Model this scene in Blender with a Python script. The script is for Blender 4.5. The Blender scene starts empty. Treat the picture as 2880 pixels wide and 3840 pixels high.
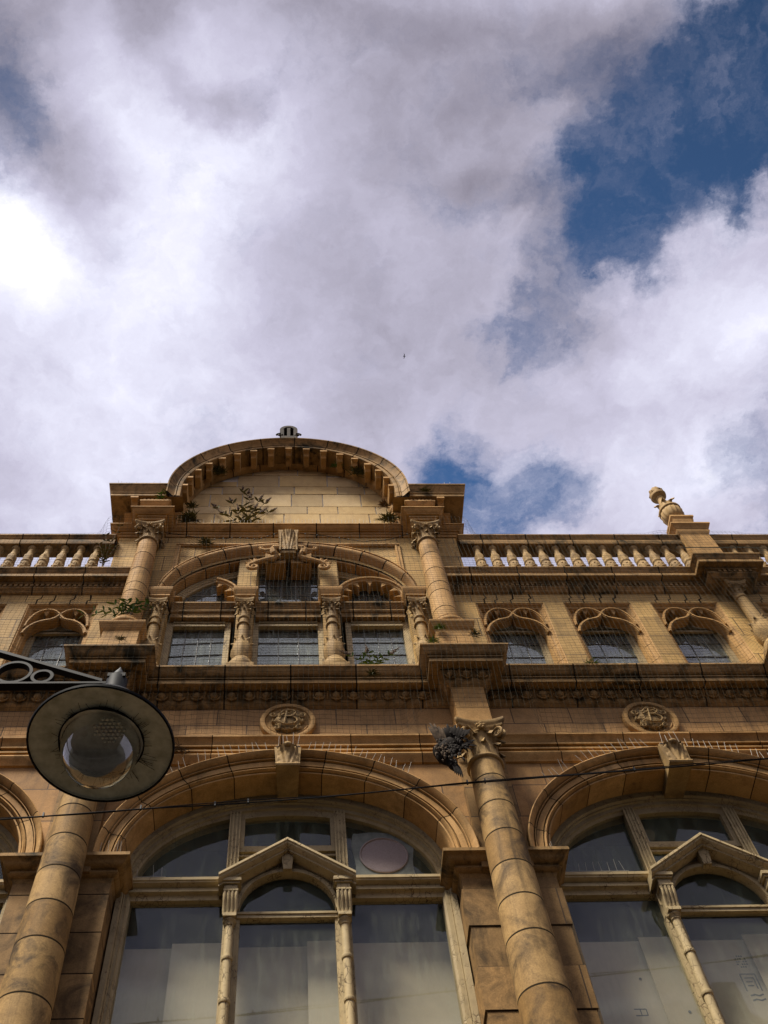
import bpy, bmesh, math, random
from mathutils import Vector, Matrix, noise
random.seed(7)
R = math.radians
sc = bpy.context.scene
COL = sc.collection

# ------------------------------------------------------------------ camera
cam_d = bpy.data.cameras.new('camera'); cam = bpy.data.objects.new('camera', cam_d); COL.objects.link(cam)
cam_d.sensor_fit = 'VERTICAL'; cam_d.sensor_height = 36.0; cam_d.lens = 36.236
cam_d.shift_x = 0.0517; cam_d.shift_y = 0.0027
cam_d.clip_start = 0.1; cam_d.clip_end = 5000
_p, _r, _w = R(63.5333), R(-4.5917), R(5.2143)
_f = Vector((math.sin(_w)*math.cos(_p), math.cos(_w)*math.cos(_p), math.sin(_p)))
_rt = Vector((math.cos(_w), -math.sin(_w), 0)); _up = _rt.cross(_f)
_R = _rt*math.cos(_r) + _up*math.sin(_r); _U = -_rt*math.sin(_r) + _up*math.cos(_r)
_m = Matrix((_R, _U, -_f)).transposed().to_4x4(); _m.translation = Vector((0.0153, -8.8564, 1.6))
cam.matrix_world = _m
sc.camera = cam

# ------------------------------------------------------------------ exposure
sc.view_settings.view_transform = 'Standard'; sc.view_settings.look = 'None'
sc.view_settings.gamma = 1.0; sc.view_settings.exposure = 0.65
sc.cycles.max_bounces = 7; sc.cycles.diffuse_bounces = 1; sc.cycles.glossy_bounces = 4
sc.cycles.transparent_max_bounces = 12; sc.cycles.transmission_bounces = 6
sc.cycles.caustics_reflective = False; sc.cycles.caustics_refractive = False
sc.cycles.use_denoising = True

# ------------------------------------------------------------------ sun
SUN_EL, SUN_AZ = R(61), R(-46)          # azimuth measured from the street side (-Y), negative = to the left
sun_d = bpy.data.lights.new('sun', 'SUN'); sun = bpy.data.objects.new('sun', sun_d); COL.objects.link(sun)
sun_d.energy = 4.7; sun_d.angle = R(16); sun_d.color = (1.0, 0.93, 0.82)
_sd = Vector((math.sin(SUN_AZ)*math.cos(SUN_EL), -math.cos(SUN_AZ)*math.cos(SUN_EL), math.sin(SUN_EL)))
sun.rotation_euler = _sd.to_track_quat('Z', 'Y').to_euler(); sun.location = (-10, -20, 40)

# ------------------------------------------------------------------ node helpers
class NT:
    def __init__(s, tree): s.t = tree; s.n = tree.nodes; s.l = tree.links
    def new(s, typ, **kw):
        n = s.n.new(typ)
        for k, v in kw.items(): setattr(n, k, v)
        return n
    def put(s, sock, v):
        if v is None: return
        if isinstance(v, bpy.types.NodeSocket): s.l.new(v, sock)
        else:
            try: sock.default_value = v
            except Exception: sock.default_value = tuple(v)+(1,) if hasattr(v, '__len__') and len(v) == 3 else v
    def math(s, op, a, b=None, c=None, clamp=False):
        n = s.new('ShaderNodeMath', operation=op, use_clamp=clamp)
        for i, v in enumerate((a, b, c)): s.put(n.inputs[i], v)
        return n.outputs[0]
    def vmath(s, op, a, b=None, scale=None):
        n = s.new('ShaderNodeVectorMath', operation=op)
        s.put(n.inputs[0], a)
        if b is not None: s.put(n.inputs[1], b)
        if scale is not None: s.put(n.inputs['Scale'], scale)
        return n.outputs['Value'] if op in ('LENGTH', 'DOT_PRODUCT') else n.outputs[0]
    def noise(s, vec, scale, detail=4, rough=.55, dist=0, out=0):
        n = s.new('ShaderNodeTexNoise'); s.put(n.inputs['Vector'], vec)
        n.inputs['Scale'].default_value = scale; n.inputs['Detail'].default_value = detail
        n.inputs['Roughness'].default_value = rough; n.inputs['Distortion'].default_value = dist
        return n.outputs[out]
    def ramp(s, fac, stops, interp='LINEAR'):
        n = s.new('ShaderNodeValToRGB'); s.put(n.inputs[0], fac); cr = n.color_ramp; cr.interpolation = interp
        while len(cr.elements) < len(stops): cr.elements.new(.5)
        for e, (p, c) in zip(cr.elements, stops):
            e.position = p; e.color = (c, c, c, 1) if isinstance(c, (int, float)) else tuple(c)+(1,)
        return n.outputs[0]
    def mix(s, fac, a, b, blend='MIX'):
        n = s.new('ShaderNodeMix', data_type='RGBA', blend_type=blend)
        s.put(n.inputs[0], fac); s.put(n.inputs[6], a); s.put(n.inputs[7], b)
        return n.outputs[2]
    def smooth(s, v, lo, hi, a=0, b=1):
        n = s.new('ShaderNodeMapRange', interpolation_type='SMOOTHSTEP')
        s.put(n.inputs[0], v); n.inputs[1].default_value = lo; n.inputs[2].default_value = hi
        n.inputs[3].default_value = a; n.inputs[4].default_value = b
        return n.outputs[0]

# ------------------------------------------------------------------ world: blue sky with a layer of broken cloud
world = bpy.data.worlds.new('World'); sc.world = world; world.use_nodes = True
w = NT(world.node_tree); w.n.clear()
sky = w.new('ShaderNodeTexSky', sky_type='NISHITA', sun_disc=False)
sky.sun_elevation = SUN_EL; sky.sun_rotation = math.atan2(_sd.x, _sd.y); sky.air_density = 1.6; sky.dust_density = 0.4; sky.ozone_density = 2.5
tc = w.new('ShaderNodeTexCoord')
sep = w.new('ShaderNodeSeparateXYZ'); w.l.new(tc.outputs['Generated'], sep.inputs[0])
zc = w.math('MAXIMUM', sep.outputs[2], 0.04)
cmb = w.new('ShaderNodeCombineXYZ')
w.l.new(w.math('DIVIDE', sep.outputs[0], zc), cmb.inputs[0]); w.l.new(w.math('DIVIDE', sep.outputs[1], zc), cmb.inputs[1])
P0 = cmb.outputs[0]
# cloud layer: gnomonic plane above the street, one unit = the height of the layer
wa = w.vmath('SCALE', w.vmath('SUBTRACT', w.noise(P0, 8.0, 7, .64, out=1), (.5, .5, .5)), scale=.20)
PW = w.vmath('ADD', P0, wa)
wb = w.vmath('SCALE', w.vmath('SUBTRACT', w.noise(P0, 3.2, 2, .5, out=1), (.5, .5, .5)), scale=.12)
PS = w.vmath('ADD', w.vmath('ADD', P0, wb), w.vmath('SCALE', wa, scale=.45))
def blob(P, cx, cy, rx, ry, rot=0):
    mp = w.new('ShaderNodeMapping', vector_type='TEXTURE')
    w.l.new(P, mp.inputs[0]); mp.inputs[1].default_value = (cx, cy, 0); mp.inputs[2].default_value = (0, 0, R(rot)); mp.inputs[3].default_value = (rx, ry, 1)
    return w.smooth(w.vmath('LENGTH', mp.outputs[0]), 0.0, 1.0, 1, 0)
def blobs(P, lst):
    tot = None
    for (cx, cy, rx, ry, rot, amp) in lst:
        v = w.math('MULTIPLY', blob(P, cx, cy, rx, ry, rot), amp)
        tot = v if tot is None else w.math('ADD', tot, v)
    return tot
HOLES = [(.385, .075, .18, .13, 0, 1.15), (.43, .02, .12, .10, 0, .8), (.30, .115, .11, .07, -20, .8), (.335, .165, .11, .08, 0, .6), (.42, .13, .10, .07, 0, .5),
         (.275, .245, .07, .11, 30, .50), (.235, .31, .06, .06, 0, .42), (.32, .20, .07, .06, 0, .5), (.176, .45, .10, .08, -30, .70), (.245, .475, .11, .09, 0, .70), (.215, .52, .11, .08, 0, .62), (.13, .49, .08, .05, 0, .5),
         (.50, .42, .06, .09, 0, .5), (.53, .47, .05, .08, 0, .5), (-.262, .075, .10, .16, 0, .70), (.21, .16, .06, .05, 0, .42), (.15, .165, .06, .04, 0, .38), (.25, .05, .08, .06, 0, .35),
         (.95, -.85, .5, .35, 20, .9), (.15, -1.10, .9, .11, 4, .40), (-.5, -1.15, .3, .4, -20, .4), (1.1, -.4, .4, .5, 0, .8), (.5, -1.9, .8, .5, 0, .7)]
DARKS = [(.19, .06, .30, .16, 0, .30), (.09, .26, .28, .24, 10, .20), (-.10, .03, .09, .06, 50, .36), (-.065, .092, .05, .03, 30, .30), (-.20, .135, .09, .06, -20, .40), (-.255, .06, .10, .13, 0, .50),
         (.30, .04, .10, .09, 0, .30), (-.02, .0, .5, .05, 0, .20), (.22, .175, .10, .05, 20, .26), (-.19, .19, .04, .06, 0, .25), (.16, .16, .05, .03, 0, .2), (.28, .25, .08, .1, 30, .2), 
         (.0, -1.5, .6, .3, 0, .2), (0, -.80, .5, .08, 0, .2)]
LIGHTS = [(-.265, .19, .13, .11, 0, .42), (-.15, .20, .22, .16, 0, .16), (-.06, .13, .15, .11, -20, .24), (-.16, .33, .25, .2, 0, .24), (-.085, .03, .04, .09, -25, .25), (.42, .45, .15, .10, 0, .26), (.46, .27, .15, .09, 20, .16), (-.12, .48, .2, .1, 0, .15),
          (-.05, -.66, .75, .16, 0, .50), (-.18, -1.275, .28, .06, -4, .8), (.35, -1.30, .3, .05, 4, .5), (-.8, -.9, .7, .6, 0, .5)]
fb = w.noise(P0, 2.6, 7, .6)
fb2 = w.noise(PW, 11.0, 8, .66)
cov = w.math('SUBTRACT', w.math('ADD', w.math('MULTIPLY', fb, .55), w.math('MULTIPLY', fb2, .95)), w.math('MULTIPLY', blobs(PW, HOLES), .74))
d0 = w.smooth(cov, -.04, .74)
v0 = w.math('MULTIPLY', w.ramp(w.noise(PW, 5.5, 9, .62, .4), [(.40, 0.0), (.78, 1.0)], 'EASE'), .62)
dens = w.math('SUBTRACT', 1.0, w.math('MULTIPLY', w.math('SUBTRACT', 1.0, d0), w.math('SUBTRACT', 1.0, v0)))
tone = w.math('ADD', w.math('MULTIPLY', w.math('SUBTRACT', w.noise(PS, 5.0, 7, .6), .5), .62), .62)
tone = w.math('ADD', tone, w.math('MULTIPLY', w.math('SUBTRACT', w.noise(PW, 16.0, 5, .6), .5), .30))
tone = w.math('ADD', w.math('SUBTRACT', tone, blobs(PS, DARKS)), blobs(PS, LIGHTS))
ccol = w.ramp(tone, [(0.0, (.16, .145, .19)), (.30, (.34, .32, .40)), (.62, (.57, .55, .69)), (.85, (.80, .80, .95)), (1.0, (1.0, 1.0, 1.06))])
bg1 = w.new('ShaderNodeBackground'); w.l.new(w.vmath('SCALE', w.mix(1.0, sky.outputs[0], (.40, .58, .78), 'MULTIPLY'), scale=w.math('ADD', .68, w.math('MULTIPLY', w.math('MAXIMUM', 0.0, w.math('MINIMUM', w.math('DIVIDE', sep.outputs[1], zc), .8)), 1.5))), bg1.inputs[0]); bg1.inputs[1].default_value = .05
bg2 = w.new('ShaderNodeBackground'); w.l.new(ccol, bg2.inputs[0]); bg2.inputs[1].default_value = .68
mx = w.new('ShaderNodeMixShader'); w.l.new(dens, mx.inputs[0]); w.l.new(bg1.outputs[0], mx.inputs[1]); w.l.new(bg2.outputs[0], mx.inputs[2])
wo = w.new('ShaderNodeOutputWorld'); w.l.new(mx.outputs[0], wo.inputs[0])

# ------------------------------------------------------------------ materials
def newmat(name):
    m = bpy.data.materials.new(name); m.use_nodes = True; t = NT(m.node_tree); t.n.clear()
    o = t.new('ShaderNodeOutputMaterial'); b = t.new('ShaderNodeBsdfPrincipled'); t.l.new(b.outputs[0], o.inputs[0])
    return m, t, b, o
def stone(name, c1, c2, c3, grime=.5, brick=None, rough=.72, bump=.25, mortar=(.07, .05, .035), grimecol=(.10, .07, .045), patch=.5):
    m, t, b, o = newmat(name)
    pos = t.new('ShaderNodeNewGeometry').outputs['Position']
    big = t.noise(pos, .9, 3, .5)
    med = t.noise(pos, 5.5, 6, .65, .4)
    fine = t.noise(pos, 60, 3, .6)
    col = t.mix(t.ramp(big, [(.30, 0.0), (.72, 1.0)]), c1, c2)
    col = t.mix(t.math('MULTIPLY', t.ramp(med, [(.42, 0.0), (.72, 1.0)]), .55), col, c3)
    # rain streaks
    mp = t.new('ShaderNodeMapping'); t.l.new(pos, mp.inputs[0]); mp.inputs[3].default_value = (7, 7, .55)
    st = t.noise(mp.outputs[0], 1.3, 6, .6)
    stm = t.math('MULTIPLY', t.ramp(st, [(.50, 0.0), (.72, 1.0)]), t.ramp(t.noise(pos, .55, 3, .6), [(.42, 0.0), (.62, 1.0)]))
    col = t.mix(t.math('MULTIPLY', stm, grime), col, grimecol)
    pt = t.ramp(t.noise(pos, 2.2, 7, .7, .8), [(.48, 0.0), (.66, 1.0)])
    col = t.mix(t.math('MULTIPLY', pt, grime*patch), col, grimecol)
    col = t.mix(.30, col, t.ramp(fine, [(.3, .22), (.7, .78)]), 'OVERLAY')
    hgt = t.math('ADD', t.math('MULTIPLY', med, .5), t.math('MULTIPLY', fine, .12))
    if brick:
        bw, bh, zo, xo = brick
        sp = t.new('ShaderNodeSeparateXYZ'); t.l.new(pos, sp.inputs[0])
        cb = t.new('ShaderNodeCombineXYZ')
        t.l.new(t.math('ADD', t.math('ADD', sp.outputs[0], sp.outputs[1]), xo), cb.inputs[0]); t.l.new(t.math('SUBTRACT', sp.outputs[2], zo), cb.inputs[1])
        br = t.new('ShaderNodeTexBrick'); t.l.new(cb.outputs[0], br.inputs[0])
        br.inputs['Scale'].default_value = 1; br.inputs['Brick Width'].default_value = bw; br.inputs['Row Height'].default_value = bh
        br.inputs['Mortar Size'].default_value = .0085; br.inputs['Mortar Smooth'].default_value = .2
        br.inputs['Color1'].default_value = (.30, .30, .30, 1); br.inputs['Color2'].default_value = (.62, .60, .56, 1); br.inputs['Mortar'].default_value = (.5, .5, .5, 1)
        col = t.mix(.7, col, br.outputs[0], 'OVERLAY')
        col = t.mix(t.math('MULTIPLY', br.outputs[1], .85), col, mortar)
        hgt = t.math('SUBTRACT', hgt, t.math('MULTIPLY', br.outputs[1], 1.2))
    bp = t.new('ShaderNodeBump'); bp.inputs['Strength'].default_value = bump; bp.inputs['Distance'].default_value = .02
    t.l.new(hgt, bp.inputs['Height']); t.l.new(bp.outputs[0], b.inputs['Normal'])
    t.l.new(col, b.inputs['Base Color']); b.inputs['Roughness'].default_value = rough; b.inputs['Specular IOR Level'].default_value = .10
    return m
TC1, TC2, TC3 = (.44, .250, .089), (.53, .318, .122), (.28, .155, .053)
M = {}
M['terra'] = stone('terracotta', TC1, TC2, TC3, .75, grimecol=(.07, .048, .024))
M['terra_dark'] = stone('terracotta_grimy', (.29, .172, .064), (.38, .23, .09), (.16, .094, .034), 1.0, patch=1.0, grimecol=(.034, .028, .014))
M['shaft'] = stone('column_terracotta', (.31, .19, .070), (.42, .268, .105), (.17, .10, .040), 1.0, patch=1.0, grimecol=(.075, .05, .027))
M['frieze'] = stone('frieze_blocks', (.48, .277, .115), (.56, .337, .142), (.37, .208, .08), .7, (.82, .345, 12.635, .15))
M['wall_up'] = stone('upper_wall_blocks', (.49, .312, .115), (.58, .388, .155), (.36, .218, .075), .7, (1.05, .52, 13.62, .10))
M['wall_low'] = stone('spandrel_blocks', (.38, .213, .083), (.46, .262, .104), (.27, .145, .053), .8, (.9, .56, 10.05, .3))
M['pier'] = stone('pier_blocks', (.30, .178, .072), (.38, .232, .096), (.17, .10, .04), 1.0, grimecol=(.07, .047, .025), brick=(40, .52, 9.50, 17.0), patch=.8)
M['tymp'] = stone('tympanum_stone_ochre', (.47, .32, .13), (.54, .38, .17), (.38, .235, .085), .5, grimecol=(.24, .16, .09))
M['tymp_b'] = stone('tympanum_stone_grey', (.38, .27, .125), (.45, .325, .16), (.32, .21, .09), .5, grimecol=(.2, .14, .085))
M['tymp_c'] = stone('tympanum_stone_pale', (.52, .375, .18), (.58, .43, .22), (.46, .31, .13), .4, grimecol=(.3, .2, .12))
VARIANTS = {}
def variants(key, c1, c2, c3, g, **k):
    VARIANTS[M[key].name] = [stone(M[key].name+'_light', *[tuple(min(.8, x*f) for x, f in zip(c, (1.13, 1.15, 1.22))) for c in (c1, c2, c3)], g*.8, **k), stone(M[key].name+'_deep', *[tuple(x*f for x, f in zip(c, (.80, .76, .72))) for c in (c1, c2, c3)], g, **k)]
variants('terra', TC1, TC2, TC3, .8, grimecol=(.07, .048, .024))
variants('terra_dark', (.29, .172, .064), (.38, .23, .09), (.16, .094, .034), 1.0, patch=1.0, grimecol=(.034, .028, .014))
variants('shaft', (.31, .19, .070), (.42, .268, .105), (.17, .10, .040), 1.0, patch=1.0, grimecol=(.075, .05, .027))
M['carved'] = stone('carved_terracotta', (.35, .225, .09), (.43, .285, .12), (.19, .115, .045), .9)
M['backlit_stone'] = stone('backlit_dark_stone', (.022, .016, .010), (.036, .027, .016), (.012, .009, .006), .9)  # near-black colour paints in the shade of the backlit crown finial
M['mortar'] = newmat('dark_joint')[0]; M['mortar'].node_tree.nodes['Principled BSDF'].inputs['Base Color'].default_value = (.035, .026, .016, 1); M['mortar'].node_tree.nodes['Principled BSDF'].inputs['Specular IOR Level'].default_value = 0; M['mortar'].node_tree.nodes['Principled BSDF'].inputs['Roughness'].default_value = 1
def simple(name, col, rough=.6, metal=0, var=.0, scale=20, spec=.2, var2=None, bump=0):
    m, t, b, o = newmat(name)
    pos = t.new('ShaderNodeNewGeometry').outputs['Position']
    if var:
        n = t.noise(pos, scale, 5, .65)
        c2 = var2 or tuple(x*(1-var) for x in col)
        t.l.new(t.mix(t.ramp(n, [(.38, 0.0), (.68, 1.0)]), col, c2), b.inputs['Base Color'])
        if bump:
            bp = t.new('ShaderNodeBump'); bp.inputs['Strength'].default_value = bump; bp.inputs['Distance'].default_value = .01
            t.l.new(n, bp.inputs['Height']); t.l.new(bp.outputs[0], b.inputs['Normal'])
    else: b.inputs['Base Color'].default_value = tuple(col)+(1,)
    b.inputs['Roughness'].default_value = rough; b.inputs['Metallic'].default_value = metal; b.inputs['Specular IOR Level'].default_value = spec
    return m
M['pale_mortar'] = simple('pale_mortar', (.70, .64, .52), .8, var=.35, scale=9)
def paint(name, col, dirt, crack=1.0):
    m, t, b, o = newmat(name)
    pos = t.new('ShaderNodeNewGeometry').outputs['Position']
    wp = t.vmath('ADD', pos, t.vmath('SCALE', t.vmath('SUBTRACT', t.noise(pos, 9, 3, .5, out=1), (.5,)*3), scale=.06))
    mp = t.new('ShaderNodeMapping'); t.l.new(wp, mp.inputs[0]); mp.inputs[3].default_value = (1.2, 1.2, .75)
    vo = t.new('ShaderNodeTexVoronoi', feature='DISTANCE_TO_EDGE'); t.l.new(mp.outputs[0], vo.inputs['Vector']); vo.inputs['Scale'].default_value = 13
    ck = t.smooth(vo.outputs['Distance'], .015, .06, 1, 0)
    area = t.ramp(t.noise(pos, 3.0, 5, .6), [(.46, 0.0), (.60, 1.0)])
    c = t.mix(t.ramp(t.noise(pos, 4, 6, .7), [(.4, 0.0), (.7, 1.0)]), col, tuple(x*.72 for x in col))
    c = t.mix(t.math('MULTIPLY', t.math('MULTIPLY', ck, area), .85*crack), c, dirt)
    pe = t.ramp(t.noise(pos, 14, 7, .78), [(.58, 0.0), (.65, 1.0)])
    c = t.mix(t.math('MULTIPLY', pe, .8), c, (.16, .09, .045))
    t.l.new(c, b.inputs['Base Color']); b.inputs['Roughness'].default_value = .65; b.inputs['Specular IOR Level'].default_value = .12
    bp = t.new('ShaderNodeBump'); bp.inputs['Strength'].default_value = .5; bp.inputs['Distance'].default_value = .008
    t.l.new(t.math('SUBTRACT', 1.0, t.math('MULTIPLY', ck, area)), bp.inputs['Height']); t.l.new(bp.outputs[0], b.inputs['Normal'])
    return m
M['paint'] = paint('flaking_cream_paint', (.50, .385, .205), (.075, .048, .025))
M['paint_dark'] = paint('dirty_cream_paint', (.40, .31, .17), (.07, .05, .03), .6)
def schlick(t, f0=.045):
    g = t.new('ShaderNodeNewGeometry'); c = t.math('ABSOLUTE', t.vmath('DOT_PRODUCT', g.outputs['Incoming'], g.outputs['True Normal']))
    return t.math('ADD', t.math('MULTIPLY', t.math('POWER', t.math('SUBTRACT', 1.0, c), 5.0), 1-f0), f0)
def glass(name, dust=.16, tint=(.93, .95, .92), dustcol=(.21, .225, .165), wav=.0, refl=1.3):
    m, t, b, o = newmat(name); t.n.remove(b)
    pos = t.new('ShaderNodeNewGeometry').outputs['Position']
    fr = schlick(t, .05)
    tr = t.new('ShaderNodeBsdfTransparent'); tr.inputs[0].default_value = tuple(tint)+(1,)
    gl = t.new('ShaderNodeBsdfGlossy'); gl.inputs['Roughness'].default_value = .015; gl.inputs[0].default_value = (.95, .97, 1, 1)
    if wav:
        bp = t.new('ShaderNodeBump'); bp.inputs['Strength'].default_value = wav; bp.inputs['Distance'].default_value = .02
        t.l.new(t.noise(pos, 3.5, 2, .5), bp.inputs['Height']); t.l.new(bp.outputs[0], gl.inputs['Normal'])
    m1 = t.new('ShaderNodeMixShader'); t.l.new(t.math('MULTIPLY', fr, refl, clamp=True), m1.inputs[0]); t.l.new(tr.outputs[0], m1.inputs[1]); t.l.new(gl.outputs[0], m1.inputs[2])
    mp = t.new('ShaderNodeMapping'); t.l.new(pos, mp.inputs[0]); mp.inputs[3].default_value = (7, 7, 1.1)
    s1 = t.ramp(t.noise(mp.outputs[0], 1.6, 6, .65), [(.45, 0.0), (.72, 1.0)])
    s2 = t.ramp(t.noise(pos, 1.4, 5, .6), [(.3, .35), (.7, 1.0)])
    df = t.new('ShaderNodeBsdfDiffuse'); t.l.new(t.mix(s1, dustcol, tuple(min(.5, x*1.6) for x in dustcol)), df.inputs[0])
    m2 = t.new('ShaderNodeMixShader'); t.l.new(t.math('ADD', t.math('MULTIPLY', s2, dust), t.math('MULTIPLY', s1, dust*.55), clamp=True), m2.inputs[0])
    t.l.new(m1.outputs[0], m2.inputs[1]); t.l.new(df.outputs[0], m2.inputs[2]); t.l.new(m2.outputs[0], o.inputs[0])
    return m
M['glass'] = glass('dusty_window_glass', .17, refl=1.0)
M['glass_top'] = glass('dusty_fanlight_glass', .34, refl=1.0, dustcol=(.165, .195, .14))
M['glass_lead'] = glass('leaded_window_glass', .42, wav=.03, refl=2.4, dustcol=(.25, .275, .235))
M['board'] = simple('plasterboard_grey', (.56, .475, .33), .8, var=.12, scale=3)
M['board2'] = simple('plasterboard_ivory', (.68, .59, .43), .8, var=.10, scale=3)
M['ink'] = simple('grey_print', (.16, .17, .17), .8)
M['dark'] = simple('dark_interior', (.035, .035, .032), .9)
M['lead'] = simple('lead_cames', (.16, .16, .15), .5, .2)
M['iron'] = simple('black_painted_iron', (.007, .0075, .0085), .6, 0, var=.5, scale=30, spec=.07)
M['zinc'] = simple('galvanised_metal', (.035, .037, .04), .6, 0, spec=.15)
M['shade_in'] = simple('dusty_shade_underside', (.56, .55, .43), .7, var=.55, scale=11, var2=(.33, .32, .23))
M['rubber'] = simple('black_cable_sheath', (.012, .013, .014), .35)
M['net'] = simple('weathered_net_cord', (.035, .034, .02), .8)
M['spike'] = simple('steel_spike', (.38, .35, .29), .6, 0, spec=.2)
M['leaf'] = simple('buddleia_leaf', (.17, .15, .05), .6, var=.6, scale=8, var2=(.07, .07, .02))
M['leaf2'] = simple('fresh_leaf', (.13, .22, .045), .55, var=.6, scale=10, var2=(.06, .11, .02))
M['stem'] = simple('woody_stem', (.10, .07, .035), .8)
M['flower'] = simple('withered_flower', (.13, .085, .05), .9, var=.6, scale=6, var2=(.05, .025, .02))
M['grass'] = simple('tuft_leaf', (.12, .115, .04), .7, var=.6, scale=15, var2=(.05, .05, .018))
M['feather'] = simple('dark_feather', (.018, .013, .009), .8, var=.6, scale=40, spec=.1)
M['feather_p'] = simple('pale_feather', (.12, .085, .055), .9, var=.8, scale=18, var2=(.02, .015, .01), spec=.1)
M['asphalt'] = simple('asphalt', (.05, .05, .05), .85, var=.3, scale=40, bump=.3)
M['paving'] = simple('paving_slabs', (.05, .048, .043), .8, var=.25, scale=3)
M['kerb'] = simple('kerb_stone', (.33, .32, .30), .8, var=.2, scale=8)
M['roof'] = simple('roof_lead', (.12, .12, .13), .7)

# ------------------------------------------------------------------ mesh helpers
VR = random.Random(3)
class MB:
    def __init__(s): s.v = []; s.f = []; s.m = []
    def add(s, vs, fs, mi=0):
        o = len(s.v); s.v += [tuple(x) for x in vs]
        for f in fs: s.f.append(tuple(i+o for i in f)); s.m.append(mi)
    def quad(s, a, b, c, d, mi=0): s.add([a, b, c, d], [(0, 1, 2, 3)], mi)
    def box(s, x0, x1, y0, y1, z0, z1, mi=0):
        v = [(x, y, z) for x in (x0, x1) for y in (y0, y1) for z in (z0, z1)]
        s.add(v, [(0, 1, 3, 2), (4, 6, 7, 5), (0, 4, 5, 1), (2, 3, 7, 6), (0, 2, 6, 4), (1, 5, 7, 3)], mi)
    def loft(s, rings, flags=None, closed=False, caps=False, mi=0, jm=1):
        n = len(rings[0]); o = len(s.v); cur = mi; jv = flags and any(flags) and mi == 0
        for r in rings: s.v += [tuple(p) for p in r]
        for i in range(len(rings)-1):
            if jv and flags[i]: cur = VR.choice((0, 0, 2, 3))
            k = jm if flags and flags[i] else cur
            for j in range(n if closed else n-1):
                a = o+i*n+j; b = o+i*n+(j+1) % n
                s.f.append((a, b, b+n, a+n)); s.m.append(k)
        if caps:
            s.f.append(tuple(o+j for j in range(n))[::-1]); s.m.append(mi)
            s.f.append(tuple(o+(len(rings)-1)*n+j for j in range(n))); s.m.append(mi)
    def tube(s, pts, r, n=6, mi=0, caps=True):
        pts = [Vector(p) for p in pts]; rings = []
        rr = r if hasattr(r, '__len__') else [r]*len(pts)
        up = None
        for i, p in enumerate(pts):
            d = (pts[min(i+1, len(pts)-1)]-pts[max(i-1, 0)])
            if d.length < 1e-9: d = Vector((0, 0, 1))
            d.normalize()
            if up is None:
                up = Vector((0, 0, 1)) if abs(d.z) < .9 else Vector((1, 0, 0))
            a = d.cross(up); a.normalize(); b = a.cross(d); up = b
            rings.append([p+(a*math.cos(t)+b*math.sin(t))*rr[i] for t in [2*math.pi*k/n for k in range(n)]])
        s.loft(rings, closed=True, caps=caps, mi=mi)
    def strip_rect(s, pts, wd, y0, y1, mi=0):
        """flat bar following pts in the XZ plane, wd wide, from y0 to y1"""
        rings = []
        P = [Vector((p[0], 0, p[1])) for p in pts]
        for i, p in enumerate(P):
            d = P[min(i+1, len(P)-1)]-P[max(i-1, 0)]; d.normalize(); n = Vector((-d.z, 0, d.x))
            ww = wd[i] if hasattr(wd, '__len__') else wd
            a = p+n*ww/2; b = p-n*ww/2
            rings.append([(a.x, y0, a.z), (b.x, y0, b.z), (b.x, y1, b.z), (a.x, y1, a.z)])
        s.loft(rings, closed=True, caps=True, mi=mi)
    def lathe(s, prof, c=(0, 0, 0), n=20, mod=None, flags=None, mi=0, a0=0, a1=2*math.pi, caps=True):
        full = abs(a1-a0-2*math.pi) < 1e-6; rings = []
        for (r, z) in prof:
            ring = []
            for k in range(n if full else n+1):
                t = a0+(a1-a0)*k/n; q = r*(mod(t, z) if mod else 1)
                ring.append((c[0]+q*math.cos(t), c[1]+q*math.sin(t), c[2]+z))
            rings.append(ring)
        s.loft(rings, flags=flags, closed=full, caps=full and caps, mi=mi)
    def sphere(s, c, rx, ry=None, rz=None, n=10, m=7, mi=0):
        ry = ry or rx; rz = rz or rx; rings = []
        for i in range(m+1):
            t = -math.pi/2+math.pi*i/m; q = max(math.cos(t), .02)
            rings.append([(c[0]+rx*q*math.cos(2*math.pi*k/n), c[1]+ry*q*math.sin(2*math.pi*k/n), c[2]+rz*math.sin(t)) for k in range(n)])
        s.loft(rings, closed=True, caps=True, mi=mi)
    def grid(s, rows, mi=0):
        s.loft(rows, mi=mi)
    def build(s, name, mats, parent=None, angle=38, loc=None, recalc=True):
        me = bpy.data.meshes.new(name); me.from_pydata(s.v, [], s.f)
        ml = list(mats) if isinstance(mats, (list, tuple)) else [mats]
        if len(ml) == 2 and ml[1] == M['mortar']: ml += VARIANTS.get(ml[0].name, [ml[0], ml[0]])
        for mm in ml: me.materials.append(mm)
        me.polygons.foreach_set('material_index', s.m)
        if recalc:
            bm = bmesh.new(); bm.from_mesh(me); bmesh.ops.recalc_face_normals(bm, faces=bm.faces); bm.to_mesh(me); bm.free()
        me.shade_smooth()
        me.set_sharp_from_angle(angle=R(angle))
        o = bpy.data.objects.new(name, me); COL.objects.link(o)
        if parent: o.parent = parent
        if loc: o.location = loc
        return o
def tag(o, label=None, cat=None, group=None, kind=None):
    for k, v in (('label', label), ('category', cat), ('group', group), ('kind', kind)):
        if v: o[k] = v
    return o
def empty(name, loc, label, cat, group=None):
    e = bpy.data.objects.new(name, None); COL.objects.link(e); e.location = loc; e.empty_display_size = .2
    return tag(e, label, cat, group)
def dup(o, loc=None, parent=None, name=None):
    c = o.copy(); COL.objects.link(c)
    c.parent = parent if parent is not None else o.parent
    if loc is not None: c.location = loc
    for ch in list(o.children):
        dup(ch, None, c)
    return c
JW = .013
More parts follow.
